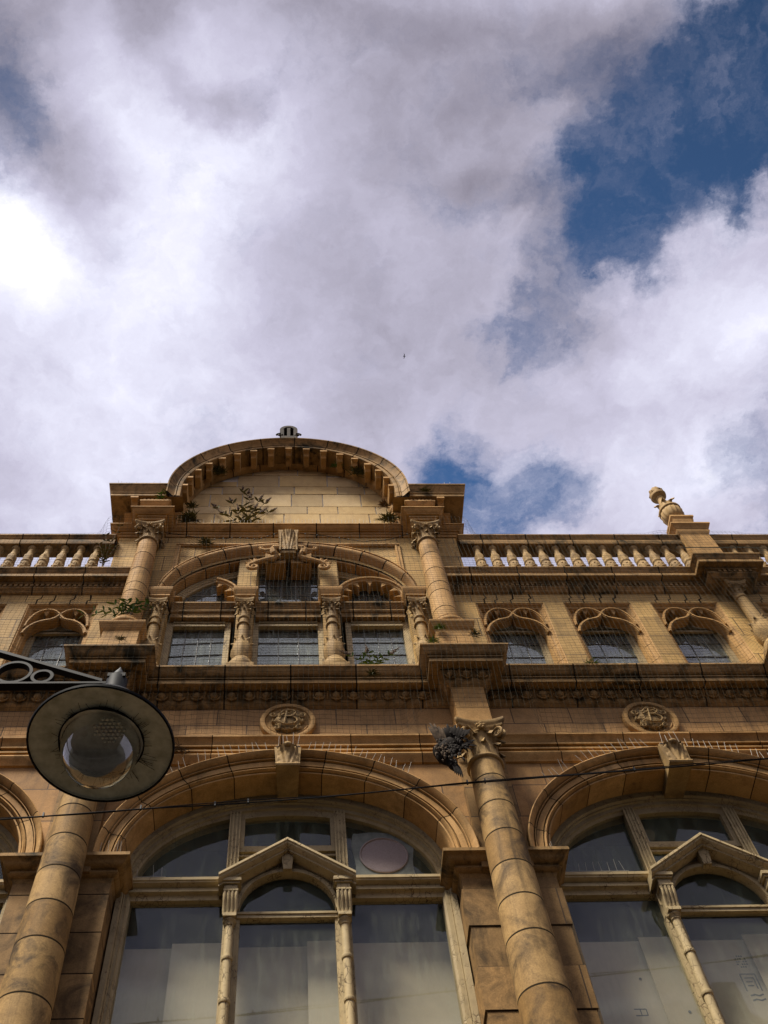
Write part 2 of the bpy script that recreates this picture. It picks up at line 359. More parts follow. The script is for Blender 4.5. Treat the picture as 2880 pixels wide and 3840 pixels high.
def stations(total, spacing, seg=None, first=None, jw=None):
    """positions along a length with joint gaps; returns list of s and flags for the interval after each"""
    jw = jw or JW; js = []; x = first if first is not None else spacing
    while x < total-.05: js.append(x); x += spacing
    S = [0.0]; F = []
    for j in js+[total]:
        end = j-jw/2 if j < total else total
        if seg:
            k = max(1, int(math.ceil((end-S[-1])/seg))); a = S[-1]
            for i in range(1, k+1): S.append(a+(end-a)*i/k); F.append(0)
        else: S.append(end); F.append(0)
        if j < total: S.append(j+jw/2); F.append(1)
    return S, F
def plan_sweep(mb, path, prof, spacing=None, first=None, jit=0):
    """moulding: prof is a list of (projection, z); path in plan, outward is to the right of travel"""
    P = [Vector((x, y)) for x, y in path]
    nrm = []
    for a, b in zip(P[:-1], P[1:]):
        d = (b-a).normalized(); nrm.append(Vector((d.y, -d.x)))
    rings = []; flags = []
    for i in range(len(P)-1):
        a, b = P[i], P[i+1]; L = (b-a).length
        ma = nrm[i] if i == 0 else (nrm[i-1]+nrm[i])/max(.2, 1+nrm[i-1].dot(nrm[i]))
        mbv = nrm[i] if i == len(P)-2 else (nrm[i]+nrm[i+1])/max(.2, 1+nrm[i].dot(nrm[i+1]))
        rings.append([(a.x+ma.x*o, a.y+ma.y*o, z) for o, z in prof])
        if spacing and L > spacing*1.1:
            S, F = stations(L, spacing, first=first)
            for k in range(1, len(S)-1):
                if F[k] or F[k-1]:
                    q = a+(b-a)*(S[k]/L); dz = 0
                    flags.append(F[k-1]); rings.append([(q.x+nrm[i].x*o, q.y+nrm[i].y*o, z) for o, z in prof])
            flags.append(0)
        else: flags.append(0)
        rings.append([(b.x+mbv.x*o, b.y+mbv.y*o, z) for o, z in prof])
        flags.append(0)
    flags = flags[:-1]
    mb.loft(rings, flags)
class Arch:
    """superelliptic arch: cx, springing z0, half width a, rise b, exponent n, stilt: vertical legs down to zb"""
    def __init__(s, cx, z0, a, b, n=2.0, zb=None, N=160):
        s.cx, s.z0, s.a, s.b, s.n = cx, z0, a, b, n
        pts = []
        if zb is not None and zb < z0:
            for k in range(12): pts.append((cx-a, zb+(z0-zb)*k/12))
        for k in range(N+1):
            t = math.pi*(1-k/N); c, q = math.cos(t), math.sin(t)
            pts.append((cx+a*math.copysign(abs(c)**(2/n), c), z0+b*max(q, 0)**(2/n)))
        if zb is not None and zb < z0:
            for k in range(1, 13): pts.append((cx+a, z0-(z0-zb)*k/12))
        s.p = pts; s.L = [0]
        for a_, b_ in zip(pts[:-1], pts[1:]): s.L.append(s.L[-1]+math.hypot(b_[0]-a_[0], b_[1]-a_[1]))
        s.len = s.L[-1]
    def at(s, u):
        """u in 0..1 by arc length"""
        d = min(max(u, 0), 1)*s.len
        lo, hi = 0, len(s.L)-1
        while hi-lo > 1:
            m = (lo+hi)//2
            if s.L[m] <= d: lo = m
            else: hi = m
        k = (d-s.L[lo])/max(1e-9, s.L[hi]-s.L[lo]); a, b = s.p[lo], s.p[hi]
        return (a[0]+(b[0]-a[0])*k, a[1]+(b[1]-a[1])*k)
    def z(s, x):
        u = min(1, abs(x-s.cx)/s.a); return s.z0+s.b*(1-u**s.n)**(1/s.n)
def arch_band(mb, inner, outer, prof, spacing=.5, seg=.10, u0=0, u1=1, mi=0):
    """prof: (t, y), t = 0 on the inner curve, 1 on the outer"""
    S, F = stations(inner.len*(u1-u0), spacing, seg, first=spacing*.6) if spacing else stations(inner.len*(u1-u0), 1e9, seg)
    rings = []
    for q in S:
        u = u0+(u1-u0)*q/(inner.len*(u1-u0)); a = inner.at(u); b = outer.at(u)
        rings.append([(a[0]+(b[0]-a[0])*t, y, a[1]+(b[1]-a[1])*t) for t, y in prof])
    mb.loft(rings, F, mi=mi)
def spiral(cx, cz, r0, turns, start, sgn=1, n=28, r1=.15):
    return [(cx+r0*(1-(1-r1)*k/n)*math.cos(start+sgn*turns*2*math.pi*k/n), cz+r0*(1-(1-r1)*k/n)*math.sin(start+sgn*turns*2*math.pi*k/n)) for k in range(n+1)]
def leaf_blade(mb, base, out, up, wd, ht, curl=.5, n=6, lobes=3, mi=0, thick=0):
    """acanthus leaf: base point, outward unit vector, up unit vector"""
    base, out, up = Vector(base), Vector(out).normalized(), Vector(up).normalized(); side = out.cross(up).normalized(); rows = []
    for i in range(n+1):
        t = i/n; z = ht*math.sin(min(t, .92)*math.pi/2*1.02) if curl else ht*t
        o = curl*ht*.55*max(0, (t-.45)/.55)**2
        drop = -curl*ht*.35*max(0, (t-.8)/.2)**2
        wv = wd*(.55+.45*math.sin(math.pi*min(1, t*1.15+.1)))*(1-.75*max(0, (t-.75)/.25)**1.5)*(1+.14*math.cos(t*lobes*2*math.pi))
        row = []
        for j in range(-3, 4):
            q = j/3; row.append(base+side*(q*wv/2)+up*(z+drop-abs(q)*ht*.05)+out*(o-(q*q)*wd*.22+(.035*wd*math.cos(q*math.pi*2.5))))
        rows.append(row)
    mb.loft(rows, mi=mi)

# ------------------------------------------------------------------ street (out of frame below, it bounces light up the front)
PITCH, XC = 5.03, 2.497
def sheet(name, x0, x1, y0, y1, z, m):
    b = MB(); b.quad((x0, y0, z), (x1, y0, z), (x1, y1, z), (x0, y1, z)); return tag(b.build(name, m), kind='structure')
sheet('ground', -1500, 1500, -1500, 1500, -.02, M['asphalt'])
sheet('road', -80, 80, -11.2, -7.75, .0, M['asphalt'])
def slab(name, x0, x1, y0, y1, z0, z1, m):
    b = MB(); b.box(x0, x1, y0, y1, z0, z1); return tag(b.build(name, m), kind='structure')
slab('pavement', -80, 80, -7.6, -.05, -.01, .13, M['paving'])
slab('kerb', -80, 80, -7.75, -7.603, -.01, .135, M['kerb'])
slab('pavement_opposite', -80, 80, -12.4, -11.353, -.01, .13, M['paving'])
slab('kerb_opposite', -80, 80, -11.35, -11.2, -.01, .135, M['kerb'])

# ------------------------------------------------------------------ the building
B = empty('terracotta_building', (0, 0, 0), 'ornate buff terracotta building front with arched windows, columns and a rounded pediment', 'building')
XL, XR = -10.2, 11.0
BAYS = (-1, 0, 1)
COLX = (-XC-PITCH, -XC, XC, XC+PITCH)
def inner_arch(c=0): return Arch(c, 10.48, 1.94, 1.45, 2.1)
def outer_arch(c=0): return Arch(c, 10.48, 2.22, 1.78, 2.0)

# shell behind the front: side walls, back wall, floors and roof keep the rooms dark
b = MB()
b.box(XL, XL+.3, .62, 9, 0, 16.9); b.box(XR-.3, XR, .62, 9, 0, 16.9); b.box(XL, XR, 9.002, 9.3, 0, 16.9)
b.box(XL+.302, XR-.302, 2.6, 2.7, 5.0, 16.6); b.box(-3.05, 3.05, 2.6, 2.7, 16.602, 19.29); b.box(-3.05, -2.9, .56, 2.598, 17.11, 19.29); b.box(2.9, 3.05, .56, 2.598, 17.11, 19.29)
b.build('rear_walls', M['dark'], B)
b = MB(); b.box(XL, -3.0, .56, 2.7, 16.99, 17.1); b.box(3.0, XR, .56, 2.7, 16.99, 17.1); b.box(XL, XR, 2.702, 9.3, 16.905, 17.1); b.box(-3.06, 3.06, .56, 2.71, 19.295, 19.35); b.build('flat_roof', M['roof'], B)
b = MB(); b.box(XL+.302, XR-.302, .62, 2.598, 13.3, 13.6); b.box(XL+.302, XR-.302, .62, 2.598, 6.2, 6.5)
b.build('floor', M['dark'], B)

# plain lower wall and ends
b = MB(); b.box(XL, XR, .004, .6, 0, 6.55); b.box(XL, -PITCH-XC-.55, .0, .6, 6.552, 13.3); b.box(PITCH+XC+.55, XR, .0, .6, 6.552, 13.3)
b.build('lower_wall', M['wall_low'], B)
b = MB(); plan_sweep(b, [(XL, 0), (XR, 0)], [(-.02, 6.95), (.16, 6.93), (.16, 6.84), (.08, 6.80), (.08, 6.60), (0, 6.55)], 1.0); b.box(XL, XR, .0, .6, 6.552, 6.94); b.build('sill_band', [M['terra'], M['mortar']], B)

# spandrel walls round the arches
for k in BAYS:
    c = k*PITCH; A = inner_arch(c); b = MB(); xs = [c-PITCH/2, c-1.99]+[c-1.94+3.88*i/60 for i in range(61)]+[c+1.99, c+PITCH/2]
    for x0, x1 in zip(xs[:-1], xs[1:]):
        z0 = A.z(x0)+.03 if abs(x0-c) <= 1.94 else 10.25; z1 = A.z(x1)+.03 if abs(x1-c) <= 1.94 else 10.25
        b.quad((x0, 0, z0), (x1, 0, z1), (x1, 0, 12.64), (x0, 0, 12.64)); b.quad((x0, .6, z0), (x1, .6, z1), (x1, .6, 13.3), (x0, .6, 13.3))
    b.build('spandrel_wall', M['wall_low'], B, recalc=False)
# frieze
b = MB(); b.box(-PITCH-XC-.55, PITCH+XC+.55, .002, .55, 12.63, 13.36); b.build('frieze', M['frieze'], B)

# piers with impost caps
for k in (-2, -1, 0, 1):
    c = (k+.5)*PITCH; b = MB(); zz = [6.95]; z = 7.42
    while z < 10.2: zz.append(z); z += .52
    zz.append(10.25)
    for i, (z0, z1) in enumerate(zip(zz[:-1], zz[1:])):
        g = .006; e = .020 if (i % 2 and k == 0) else 0
        b.box(c-.545-e, c+.545+e, -e*.6, .55, z0+g, z1-g)
        b.box(c-.535, c+.535, .012, .5, z1-g-.001, z1+g+.001, 1)
    b.box(c-.30, c+.30, -.10, -.002, 10.26, 12.14)
    p = b.build('pier', [M['pier'], M['mortar']], B)
    b = MB(); prof = [(0, 10.475), (.185, 10.47), (.185, 10.425), (.15, 10.405), (.135, 10.37), (.10, 10.34), (.055, 10.325), (.055, 10.29), (.075, 10.275), (.055, 10.25), (.02, 10.235), (.0, 10.18)]
    plan_sweep(b, [(c-.545, .40), (c-.545, -.001), (c+.545, -.001), (c+.545, .40)], prof)
    b.box(c-.54, c+.54, 0.0, .5, 10.2, 10.474)
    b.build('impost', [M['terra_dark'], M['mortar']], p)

# archivolts and keystones
AV = [(0, .36), (0, -.03), (.02, -.05), (.09, -.05), (.095, -.005), (.125, -.005), (.13, -.06), (.20, -.09), (.28, -.075), (.285, -.01), (.325, -.01), (.33, -.085), (.60, -.085), (.605, -.03), (.64, -.03), (.645, -.115), (.68, -.115), (.685, -.06), (.715, -.06), (.74, -.115), (.84, -.165), (.95, -.185), (1.0, -.175), (1.0, 0)]
def acanthus_panel(b, x0, x1, y, z0, z1, dep, mi=0):
    """carved leaf on a slab front: ribs fan out of a central stem"""
    nx, nz = 17, 15; rows = []
    for i in range(nz+1):
        t = i/nz; row = []
        for j in range(nx+1):
            q = -1+2*j/nx
            h = .55*math.exp(-(q/.13)**2) + (.5+.5*math.cos(2*math.pi*(abs(q)*2.1-.9*t*1.1+.2)))*(.75-.35*abs(q))*(1 if abs(q) > .12 else .3)
            lob = .72+.22*abs(math.cos(t*2.6*math.pi+.4))
            if abs(q) > lob: h = -.25
            h *= .55+.75*t*t
            row.append((x0+(x1-x0)*j/nx, y-dep*h-dep*.9*max(0, t-.72)/.28, z0+(z1-z0)*t))
        rows.append(row)
    b.loft(rows, mi=mi)
for k in BAYS:
    c = k*PITCH; b = MB(); arch_band(b, inner_arch(c), outer_arch(c), AV, .56)
    av = b.build('archivolt', [M['terra'], M['mortar']], B)
    b = MB()
    P8 = [(-.125, .34, 11.80), (.125, .34, 11.80), (.150, -.24, 11.80), (-.150, -.24, 11.80)]
    b.loft([[(c+x*s, y, zz) for x, y, _ in P8] for s, zz in ((1, 11.83), (1.0, 11.86), (1.13, 12.18), (1.16, 12.22))], closed=True, caps=True)
    b.tube([(c-.155, -.245, 11.86), (c+.155, -.245, 11.86)], .032, 8)
    acanthus_panel(b, c-.135, c+.135, -.255, 11.89, 12.19, .045)
    b.sphere((c, -.30, 12.19), .06, .05, .04, 8, 6)
    b.build('keystone', M['carved'], av)

# string course over the arches
SC = [(0, 12.645), (.11, 12.635), (.11, 12.605), (.085, 12.585), (.06, 12.54), (.045, 12.51), (.012, 12.505), (.012, 12.487), (.065, 12.485), (.065, 12.46), (.012, 12.455), (.012, 12.41), (.055, 12.405), (.055, 12.375), (.008, 12.37), (.008, 12.31), (.08, 12.295), (.09, 12.27), (.075, 12.225), (.045, 12.19), (.03, 12.15), (0, 12.14)]
b = MB(); plan_sweep(b, [(XL, 0), (XR, 0)], SC, .92); b.build('string_course', [M['terra'], M['mortar']], B)

# main cornice breaking forward over the columns
def ressaut_path(d, hw, x0=XL, x1=XR, xs=COLX):
    p = [(x0, 0)]
    for c in xs: p += [(c-hw, 0), (c-hw, -d), (c+hw, -d), (c+hw, 0)]
    return p+[(x1, 0)]
MC = [(-.02, 13.86), (.405, 13.83), (.405, 13.80), (.385, 13.785), (.37, 13.75), (.34, 13.70), (.305, 13.68), (.25, 13.675), (.25, 13.657), (.31, 13.655), (.31, 13.635), (.26, 13.632), (.26, 13.617), (.295, 13.615), (.295, 13.545), (.275, 13.535), (.12, 13.56), (.12, 13.545), (.15, 13.525), (.075, 13.435), (.085, 13.43), (.075, 13.395), (.05, 13.36), (.0, 13.33)]
b = MB(); JW = .022; plan_sweep(b, ressaut_path(.36, .225), MC, .93, first=.45)
for c in COLX: b.box(c-.224, c+.224, -.359, -.001, 13.2, 13.85)
def egg(b, x, y, sx=1):
    b.sphere((x, y-.125, 13.472), .060, .055, .066, 9, 7)
    pts = [(x+.082*math.cos(t), y-.115, 13.49+.085*math.sin(t)) for t in [R(a) for a in (170, 200, 230, 270, 310, 340, 370)]]
    b.tube(pts, .016, 5)
    b.tube([(x+.122, y-.16, 13.53), (x+.122, y-.105, 13.42)], [.017, .005], 5)
x = XL+.1
while x < XR:
    r = next((c for c in COLX if abs(x-c) < .36), None)
    if r is None: egg(b, x, 0)
    x += .245
for c in COLX:
    for q in (-.22, .0, .22): egg(b, c+q, -.36)
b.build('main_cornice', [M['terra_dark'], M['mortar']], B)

# dosseret blocks carrying the cornice breaks
for c in COLX:
    b = MB(); b.box(c-.225, c+.225, -.36, -.003, 12.37, 13.335)
    b.box(c-.2255, c+.2255, -.3605, -.01, 12.86, 12.868, 1)
    b.build('dosseret_block', [M['terra'], M['mortar']], B)

# ------------------------------------------------------------------ columns
def capital(name, r, H, a, mat, lens=1.0, parent=None):
    """composite capital: astragal at z 0, abacus on top, a = half width of the abacus"""
    b = MB(); hb = H*.80
    b.lathe([(r, -.03), (r*1.13, -.02), (r*1.17, .0), (r*1.13, .025), (r*1.02, .03), (r*.98, .06), (r*1.0, hb*.5), (r*1.12, hb*.85), (r*1.28, hb)], n=24)
    for i in range(8):
        t = 2*math.pi*i/8; d = Vector((math.cos(t), math.sin(t), 0))
        leaf_blade(b, d*r*.99+Vector((0, 0, .03)), d, (0, 0, 1), r*.82, hb*.50, .75, 6)
        t += math.pi/8; d = Vector((math.cos(t), math.sin(t), 0))
        leaf_blade(b, d*r*.98+Vector((0, 0, .05)), d, (0, 0, 1), r*.70, hb*.78, .65, 6)
    for sx in (-1, 1):
        for sy in (-1, 1):
            d = Vector((sx, sy, 0)).normalized(); o = d*a*1.06
            for off in (-.4, .4):
                s = Vector((-d.y, d.x, 0))*off*r*.42
                pts = [o+s*(1-.25*k/26)+d*p[0]+Vector((0, 0, p[1]+hb*.78)) for k, p in enumerate(spiral(0, 0, r*.40, 1.55, R(120), -1, 26))]
                b.tube(pts, [r*.105*(1-.3*k/26) for k in range(27)], 6)
                b.tube([d*r*.9+s+Vector((0, 0, hb*.55)), d*(r*1.05)+s+Vector((0, 0, hb*.86)), o-d*r*.25+s+Vector((0, 0, hb*1.10)), pts[0]], r*.085, 6)
            b.sphere(tuple(o+Vector((0, 0, hb*.78))), r*.20, r*.20, r*.26, 8, 6)
    def ab(k, z, inset=0):
        pts = []
        for s in range(4):
            t = math.pi/2*s; u = Vector((math.cos(t), math.sin(t))); v = Vector((-u.y, u.x))
            for q in (-.93, -.6, -.25, 0, .25, .6, .93):
                dd = a*k*(1-.20*(1-(abs(q)/.93)**2)); pts.append((u.x*dd+v.x*q*a*k, u.y*dd+v.y*q*a*k, z))
        return pts
    b.loft([ab(.93, hb*1.0), ab(1.0, hb*1.05), ab(1.0, hb*1.10), ab(1.05, hb*1.12), ab(1.10, H*.975), ab(1.10, H)], closed=True, caps=True)
    for s in range(4):
        t = math.pi/2*s; d = Vector((math.cos(t), math.sin(t), 0)); o = d*a*.90+Vector((0, 0, hb*1.02))
        b.sphere(tuple(o), r*.13, r*.13, r*.13, 8, 6)
        v = Vector((-d.y, d.x, 0))
        for q in range(5):
            u = 2*math.pi*q/5+.3; b.sphere(tuple(o+v*math.cos(u)*r*.22+Vector((0, 0, math.sin(u)*r*.20))), r*.13, r*.13, r*.12, 7, 5)
        for q in (-1, 1):
            b.tube([o-d*.02+Vector((0, 0, -r*.2)), o+v*q*r*.5-d*.03+Vector((0, 0, -r*.42)), o+v*q*r*.9+d*r*.1+Vector((0, 0, -r*.1))], r*.06, 5)
    return b.build(name, mat, parent, angle=50)
def shaft(z0, z1, r0, r1, joints, seg=28):
    pr = []; fl = []; zs = [z0]+sorted(joints)+[z1]
    rad = lambda z: r0+(r1-r0)*((z-z0)/(z1-z0))**1.35
    for i in range(len(zs)-1):
        a = zs[i]+(JW/2 if i else 0); c = zs[i+1]-(JW/2 if i < len(zs)-2 else 0)
        for q in (0, .5, 1):
            z = a+(c-a)*q; pr.append((rad(z), z)); fl.append(0)
        fl[-1] = 1
    return pr, fl[:-1]
cap_proto = None
for i, c in enumerate(COLX):
    b = MB(); pr, fl = shaft(6.95, 11.74, .285, .205, [7.4, 7.87, 8.36, 9.02, 9.5, 9.98, 10.47, 10.95, 11.42])
    b.lathe(pr, (c, -.25, 0), 40, flags=fl)
    b.lathe([(.36, 6.95), (.36, 7.02), (.33, 7.05), (.30, 7.07), (.285, 7.1)], (c, -.25, 0), 40)
    cm = b.build('column', [M['shaft'], M['mortar']], B)
    if cap_proto is None:
        cap_proto = capital('capital', .205, .62, .30, M['carved'], parent=cm); cap_proto.location = (c, -.25, 11.77)
    else: dup(cap_proto, (c, -.25, 11.77), cm)

# medallions with a scrolled shield and an entwined monogram
def medallion(c):
    b = MB(); N = 48
    prof = [(.385, 0), (.385, -.05), (.375, -.075), (.345, -.085), (.315, -.075), (.305, -.045), (.27, -.03), (.0, -.03)]
    rings = [[(c+r*math.cos(2*math.pi*k/N), y, 12.985+r*math.sin(2*math.pi*k/N)) for k in range(N)] for r, y in prof[:-1]]
    b.loft(rings, closed=True); b.add(rings[-1], [tuple(range(N))])
    b.tube([(c+.285*math.cos(t), -.05, 12.985+.285*math.sin(t)) for t in [R(200+i*10) for i in range(15)]], .014, 6)
    md = b.build('medallion', M['terra'], B)
    b = MB()
    sh = [(0, .225), (.07, .19), (.14, .215), (.18, .17), (.165, .10), (.215, .06), (.225, -.02), (.17, -.06), (.18, -.13), (.10, -.175), (.05, -.215), (0, -.235)]
    pts = sh+[(-x, z) for x, z in sh[::-1][1:-1]]
    rr = lambda k, y: [(c+x*k, y, 12.985+z*k) for x, z in pts]
    b.loft([rr(1, -.032), rr(1, -.065), rr(.93, -.085), rr(.84, -.072), rr(.70, -.095), rr(.4, -.115)], closed=True, caps=True)
    for sx in (-1, 1):
        for (px, pz, r, st, sg) in ((.20, .11, .055, 200, 1), (.15, -.17, .045, 60, 1)):
            sp = spiral(0, 0, r, 1.2, R(st), sg, 16); b.tube([(c+sx*(px+x), -.085, 12.985+pz+z) for x, z in sp], .016, 6)
    for (px, pz, r) in ((0, .205, .04), (0, -.20, .045)): b.sphere((c+px, -.08, 12.985+pz), r, .035, r*.7, 8, 6)
    b.build('shield', M['carved'], md)
    b = MB(); y = -.128
    def st(p, r=.013): b.tube([(c+x*1.3, y-.006*(i % 2), 12.985+z*1.25) for i, (x, z) in enumerate(p)], r, 6)
    st([(-.035, -.105), (-.03, -.04), (-.02, .03), (-.01, .10)], .015)
    st([(-.085, .055), (-.05, .10), (.0, .125), (.055, .12), (.085, .085), (.07, .045), (.03, .022), (-.025, .015)], .013)
    st([(-.025, .015), (.045, .01), (.09, -.02), (.10, -.065), (.07, -.105), (.015, -.122), (-.04, -.115), (-.085, -.09), (-.10, -.06), (-.08, -.04)], .013)
    st([(-.09, .02), (-.04, .05), (.02, .075), (.075, .10)], .010)
    st([(-.115, -.10), (-.08, -.085), (-.09, -.05)], .009)
    b.build('monogram', M['carved'], md)
for k in BAYS: medallion(k*PITCH)

# ------------------------------------------------------------------ great arched windows
def poly_pane(b, pts, y):
    ar = sum(p[0]*q[1]-q[0]*p[1] for p, q in zip(pts, pts[1:]+pts[:1]))
    if ar < 0: pts = pts[::-1]          # outward face towards the street
    b.add([(x, y, z) for x, z in pts], [tuple(range(len(pts)))])
def arched_window(c):
    L = lambda x: x
    A0 = Arch(0, 10.48, 1.95, 1.47, 2.1, zb=6.95); A1 = Arch(0, 10.50, 1.80, 1.20, 2.05, zb=6.95)
    b = MB()
    arch_band(b, A1, A0, [(0, .55), (0, .40), (.16, .385), (.20, .36), (.42, .36), (.46, .33), (.52, .335), (.60, .30), (.98, .295), (1.0, .36)], None, .12)
    w = b.build('arched_window', M['paint_dark'], B); w.location = (c, 0, 0)
    # transom
    b = MB(); TR = [(-.50, 10.56), (-.285, 10.535), (-.285, 10.495), (-.30, 10.485), (-.30, 10.47), (-.325, 10.455), (-.36, 10.44), (-.36, 10.405), (-.345, 10.40), (-.345, 10.375), (-.39, 10.36), (-.40, 10.345), (-.40, 10.29), (-.50, 10.285)]
    for x0, x1 in ((-1.92, -.70), (.70, 1.92)):
        b = MB(); b.loft([[(x, -o, z) for o, z in TR] for x in (x0, x1)]); b.build('transom', M['paint'], w)
    # mullions of the arched head
    for sx in (-1, 1):
        b = MB(); zt = A1.z(.65)+.10
        b.box(sx*.655-.06, sx*.655+.06, .37, .50, 10.50, zt)
        for q in (-.062, -.022, .022, .062):
            b.box(sx*.655+q-.008, sx*.655+q+.008, .352, .369, 10.50, zt-.03)
        b.build('mullion', M['paint'], w)
    # top light sash
    b = MB(); top = [(x, A1.z(x)-.02) for x in [-.59+1.18*i/14 for i in range(15)]]
    b.strip_rect(top, .07, .39, .47); b.box(-.59, .59, .39, .47, 11.03, 11.12); b.box(-.592, -.535, .392, .468, 11.1, A1.z(.59)); b.box(.535, .592, .392, .468, 11.1, A1.z(.59)); b.box(-.6, .6, .42, .47, 10.98, 11.01)
    b.build('top_sash', M['paint_dark'], w)
    # pediment hood
    b = MB(); ap, en, ez = 10.985, .79, 10.435
    sl = (ap-ez)/en
    for sx in (-1, 1):
        prof = [(.48, 0), (.115, 0), (.115, -.035), (.135, -.045), (.135, -.065), (.16, -.085), (.20, -.10), (.20, -.125), (.36, -.135)]
        b.loft([[(sx*x, y, (ap if x == 0 else ez)+dz) for y, dz in prof] for x in (0, en)])
        b.loft([[(sx*en, y, ez+dz) for y, dz in prof], [(sx*en, .48, ez+dz) for y, dz in prof]])
    b.build('pediment_hood', M['paint'], w)
    b = MB(); R0 = .555
    arc = [(R0*math.cos(t), 10.10+R0*math.sin(t)) for t in [math.pi*(1-i/32) for i in range(33)]]
    for (x0, z0), (x1, z1) in zip(arc[:-1], arc[1:]):
        t0 = ap-.13-sl*abs(x0); t1 = ap-.13-sl*abs(x1)
        b.quad((x0, .365, z0), (x1, .365, z1), (x1, .365, t1), (x0, .365, t0)); b.quad((x0, .365, z0), (x1, .365, z1), (x1, .47, z1), (x0, .47, z0))
    for sx in (-1, 1): b.quad((sx*.555, .365, 10.1), (sx*.74, .365, 10.1), (sx*.74, .365, 10.36), (sx*.555, .365, 10.49))
    b.strip_rect([(x*1.035, 10.10+(z-10.10)*1.035) for x, z in arc], .045, .335, .364)
    b.loft([[(-.075, .24, 10.86), (.075, .24, 10.86), (.075, .362, 10.86), (-.075, .362, 10.86)], [(-.05, .27, 10.63), (.05, .27, 10.63), (.05, .362, 10.63), (-.05, .362, 10.63)]], closed=True, caps=True)
    b.build('arched_tympanum', M['paint'], w, recalc=False)
    # brackets, colonnettes
    for sx in (-1, 1):
        x = sx*.645; b = MB()
        b.box(x-.115, x+.115, .17, .47, 10.37, 10.415); b.box(x-.10, x+.10, .19, .47, 10.345, 10.369); b.box(x-.075, x+.075, .215, .47, 10.27, 10.344); b.box(x-.085, x+.085, .20, .47, 10.245, 10.269)
        for q in range(4):
            xx = x-.066+q*.044
            b.loft([[(xx-.019, y, z), (xx-.006, y-.012, z), (xx+.006, y-.012, z), (xx+.019, y, z)] for y, z in ((.215, 10.245), (.21, 10.18), (.235, 10.11), (.265, 10.04), (.275, 9.97))])
        b.box(x-.068, x+.068, .27, .47, 9.965, 10.246); b.box(x-.075, x+.075, .245, .47, 9.925, 9.966)
        b.build('bracket', M['paint'], w)
        b = MB(); pr = [(.075, 9.924), (.075, 9.90), (.06, 9.885), (.05, 9.86), (.058, 9.845), (.046, 9.83)]
        z = 9.83
        for zr in (9.40, 8.87, 8.34, 7.81, 7.28):
            pr += [(.05, zr+.03), (.064, zr+.025), (.066, zr+.005), (.06, zr-.015), (.05, zr-.02)]
        pr.append((.05, 6.95)); b.lathe(pr, (x, .335, 0), 14)
        b.build('colonnette', M['paint'], w)
        b = MB(); b.box(x-.075, x+.075, .385, .50, 6.95, 9.96); b.box(x-sx*.078-.03, x-sx*.078+.03, .42, .49, 6.95, 10.1)
        b.build('mullion_post', M['paint'], w)
    b = MB(); b.box(-.57, .57, .40, .49, 10.025, 10.095); b.box(-.57, .57, .385, .399, 10.07, 10.10); b.build('middle_rail', M['paint'], w)
    # panes
    g = .455
    sd = [x/20 for x in range(21)]
    def side(sx):
        xs = [sx*(.70+1.10*q) for q in sd]; return [(xs[0], 10.52)]+[(x, max(10.52, A1.z(x)+.02)) for x in xs]
    lp = []
    for pts in (side(-1), side(1), [(-.59, 11.08), (.59, 11.08)]+[(x, A1.z(x)) for x in [.59-1.18*i/14 for i in range(15)]]):
        b = MB(); poly_pane(b, pts, g); b.build('glass_pane', M['glass_top'], w, recalc=False)
    for pts in ([(-.6, 10.56), (.6, 10.56), (.6, 11.02), (-.6, 11.02)], arc+[(R0, 10.06), (-R0, 10.06)]):
        b = MB(); poly_pane(b, pts, g+.004); b.build('glass_pane', M['glass_top'], w, recalc=False)
    for pts in ([(-1.83, 6.95), (-.70, 6.95), (-.70, 10.30), (-1.83, 10.30)], [(.70, 6.95), (1.83, 6.95), (1.83, 10.30), (.70, 10.30)], [(-.56, 6.95), (.56, 6.95), (.56, 10.05), (-.56, 10.05)]):
        b = MB(); poly_pane(b, pts, g+.004); b.build('glass_pane', M['glass'], w, recalc=False)
    return w
win0 = arched_window(0)
for k in (-1, 1): dup(win0, (k*PITCH, 0, 0))
# round vent let into one pane
b = MB(); N = 40
vc = lambda r, y: [(1.175+r*math.cos(2*math.pi*k/N), y, 11.0+r*.96*math.sin(2*math.pi*k/N)) for k in range(N)]
b.loft([vc(.30, .452), vc(.30, .435), vc(.285, .43), vc(.275, .445)], closed=True); b.add(vc(.276, .444), [tuple(range(N))])
M['vent'] = simple('pinkish_vent_disc', (.36, .29, .27), .7, var=.2, scale=60)
M['patch'] = simple('brushed_sealant', (.27, .29, .25), .7, var=.4, scale=7)
v = b.build('vent_disc', M['vent'], win0)
b = MB(); sq = [(.80, 11.34), (1.0, 11.39), (1.34, 11.40), (1.50, 11.34), (1.56, 11.10), (1.57, 10.58), (.80, 10.58)]
ou = [(1.175+max(-.37, min(.36, .55*math.cos(t)))*(1+.05*math.sin(5*t)), .4515, max(10.57, 11.0+max(-.5, min(.385, .55*math.sin(t)))*(1+.03*math.cos(7*t)))) for t in [2*math.pi*k/N for k in range(N)]]
b.loft([vc(.30, .4515), ou], closed=True); b.build('sealant_patch', M['patch'], v, recalc=False)

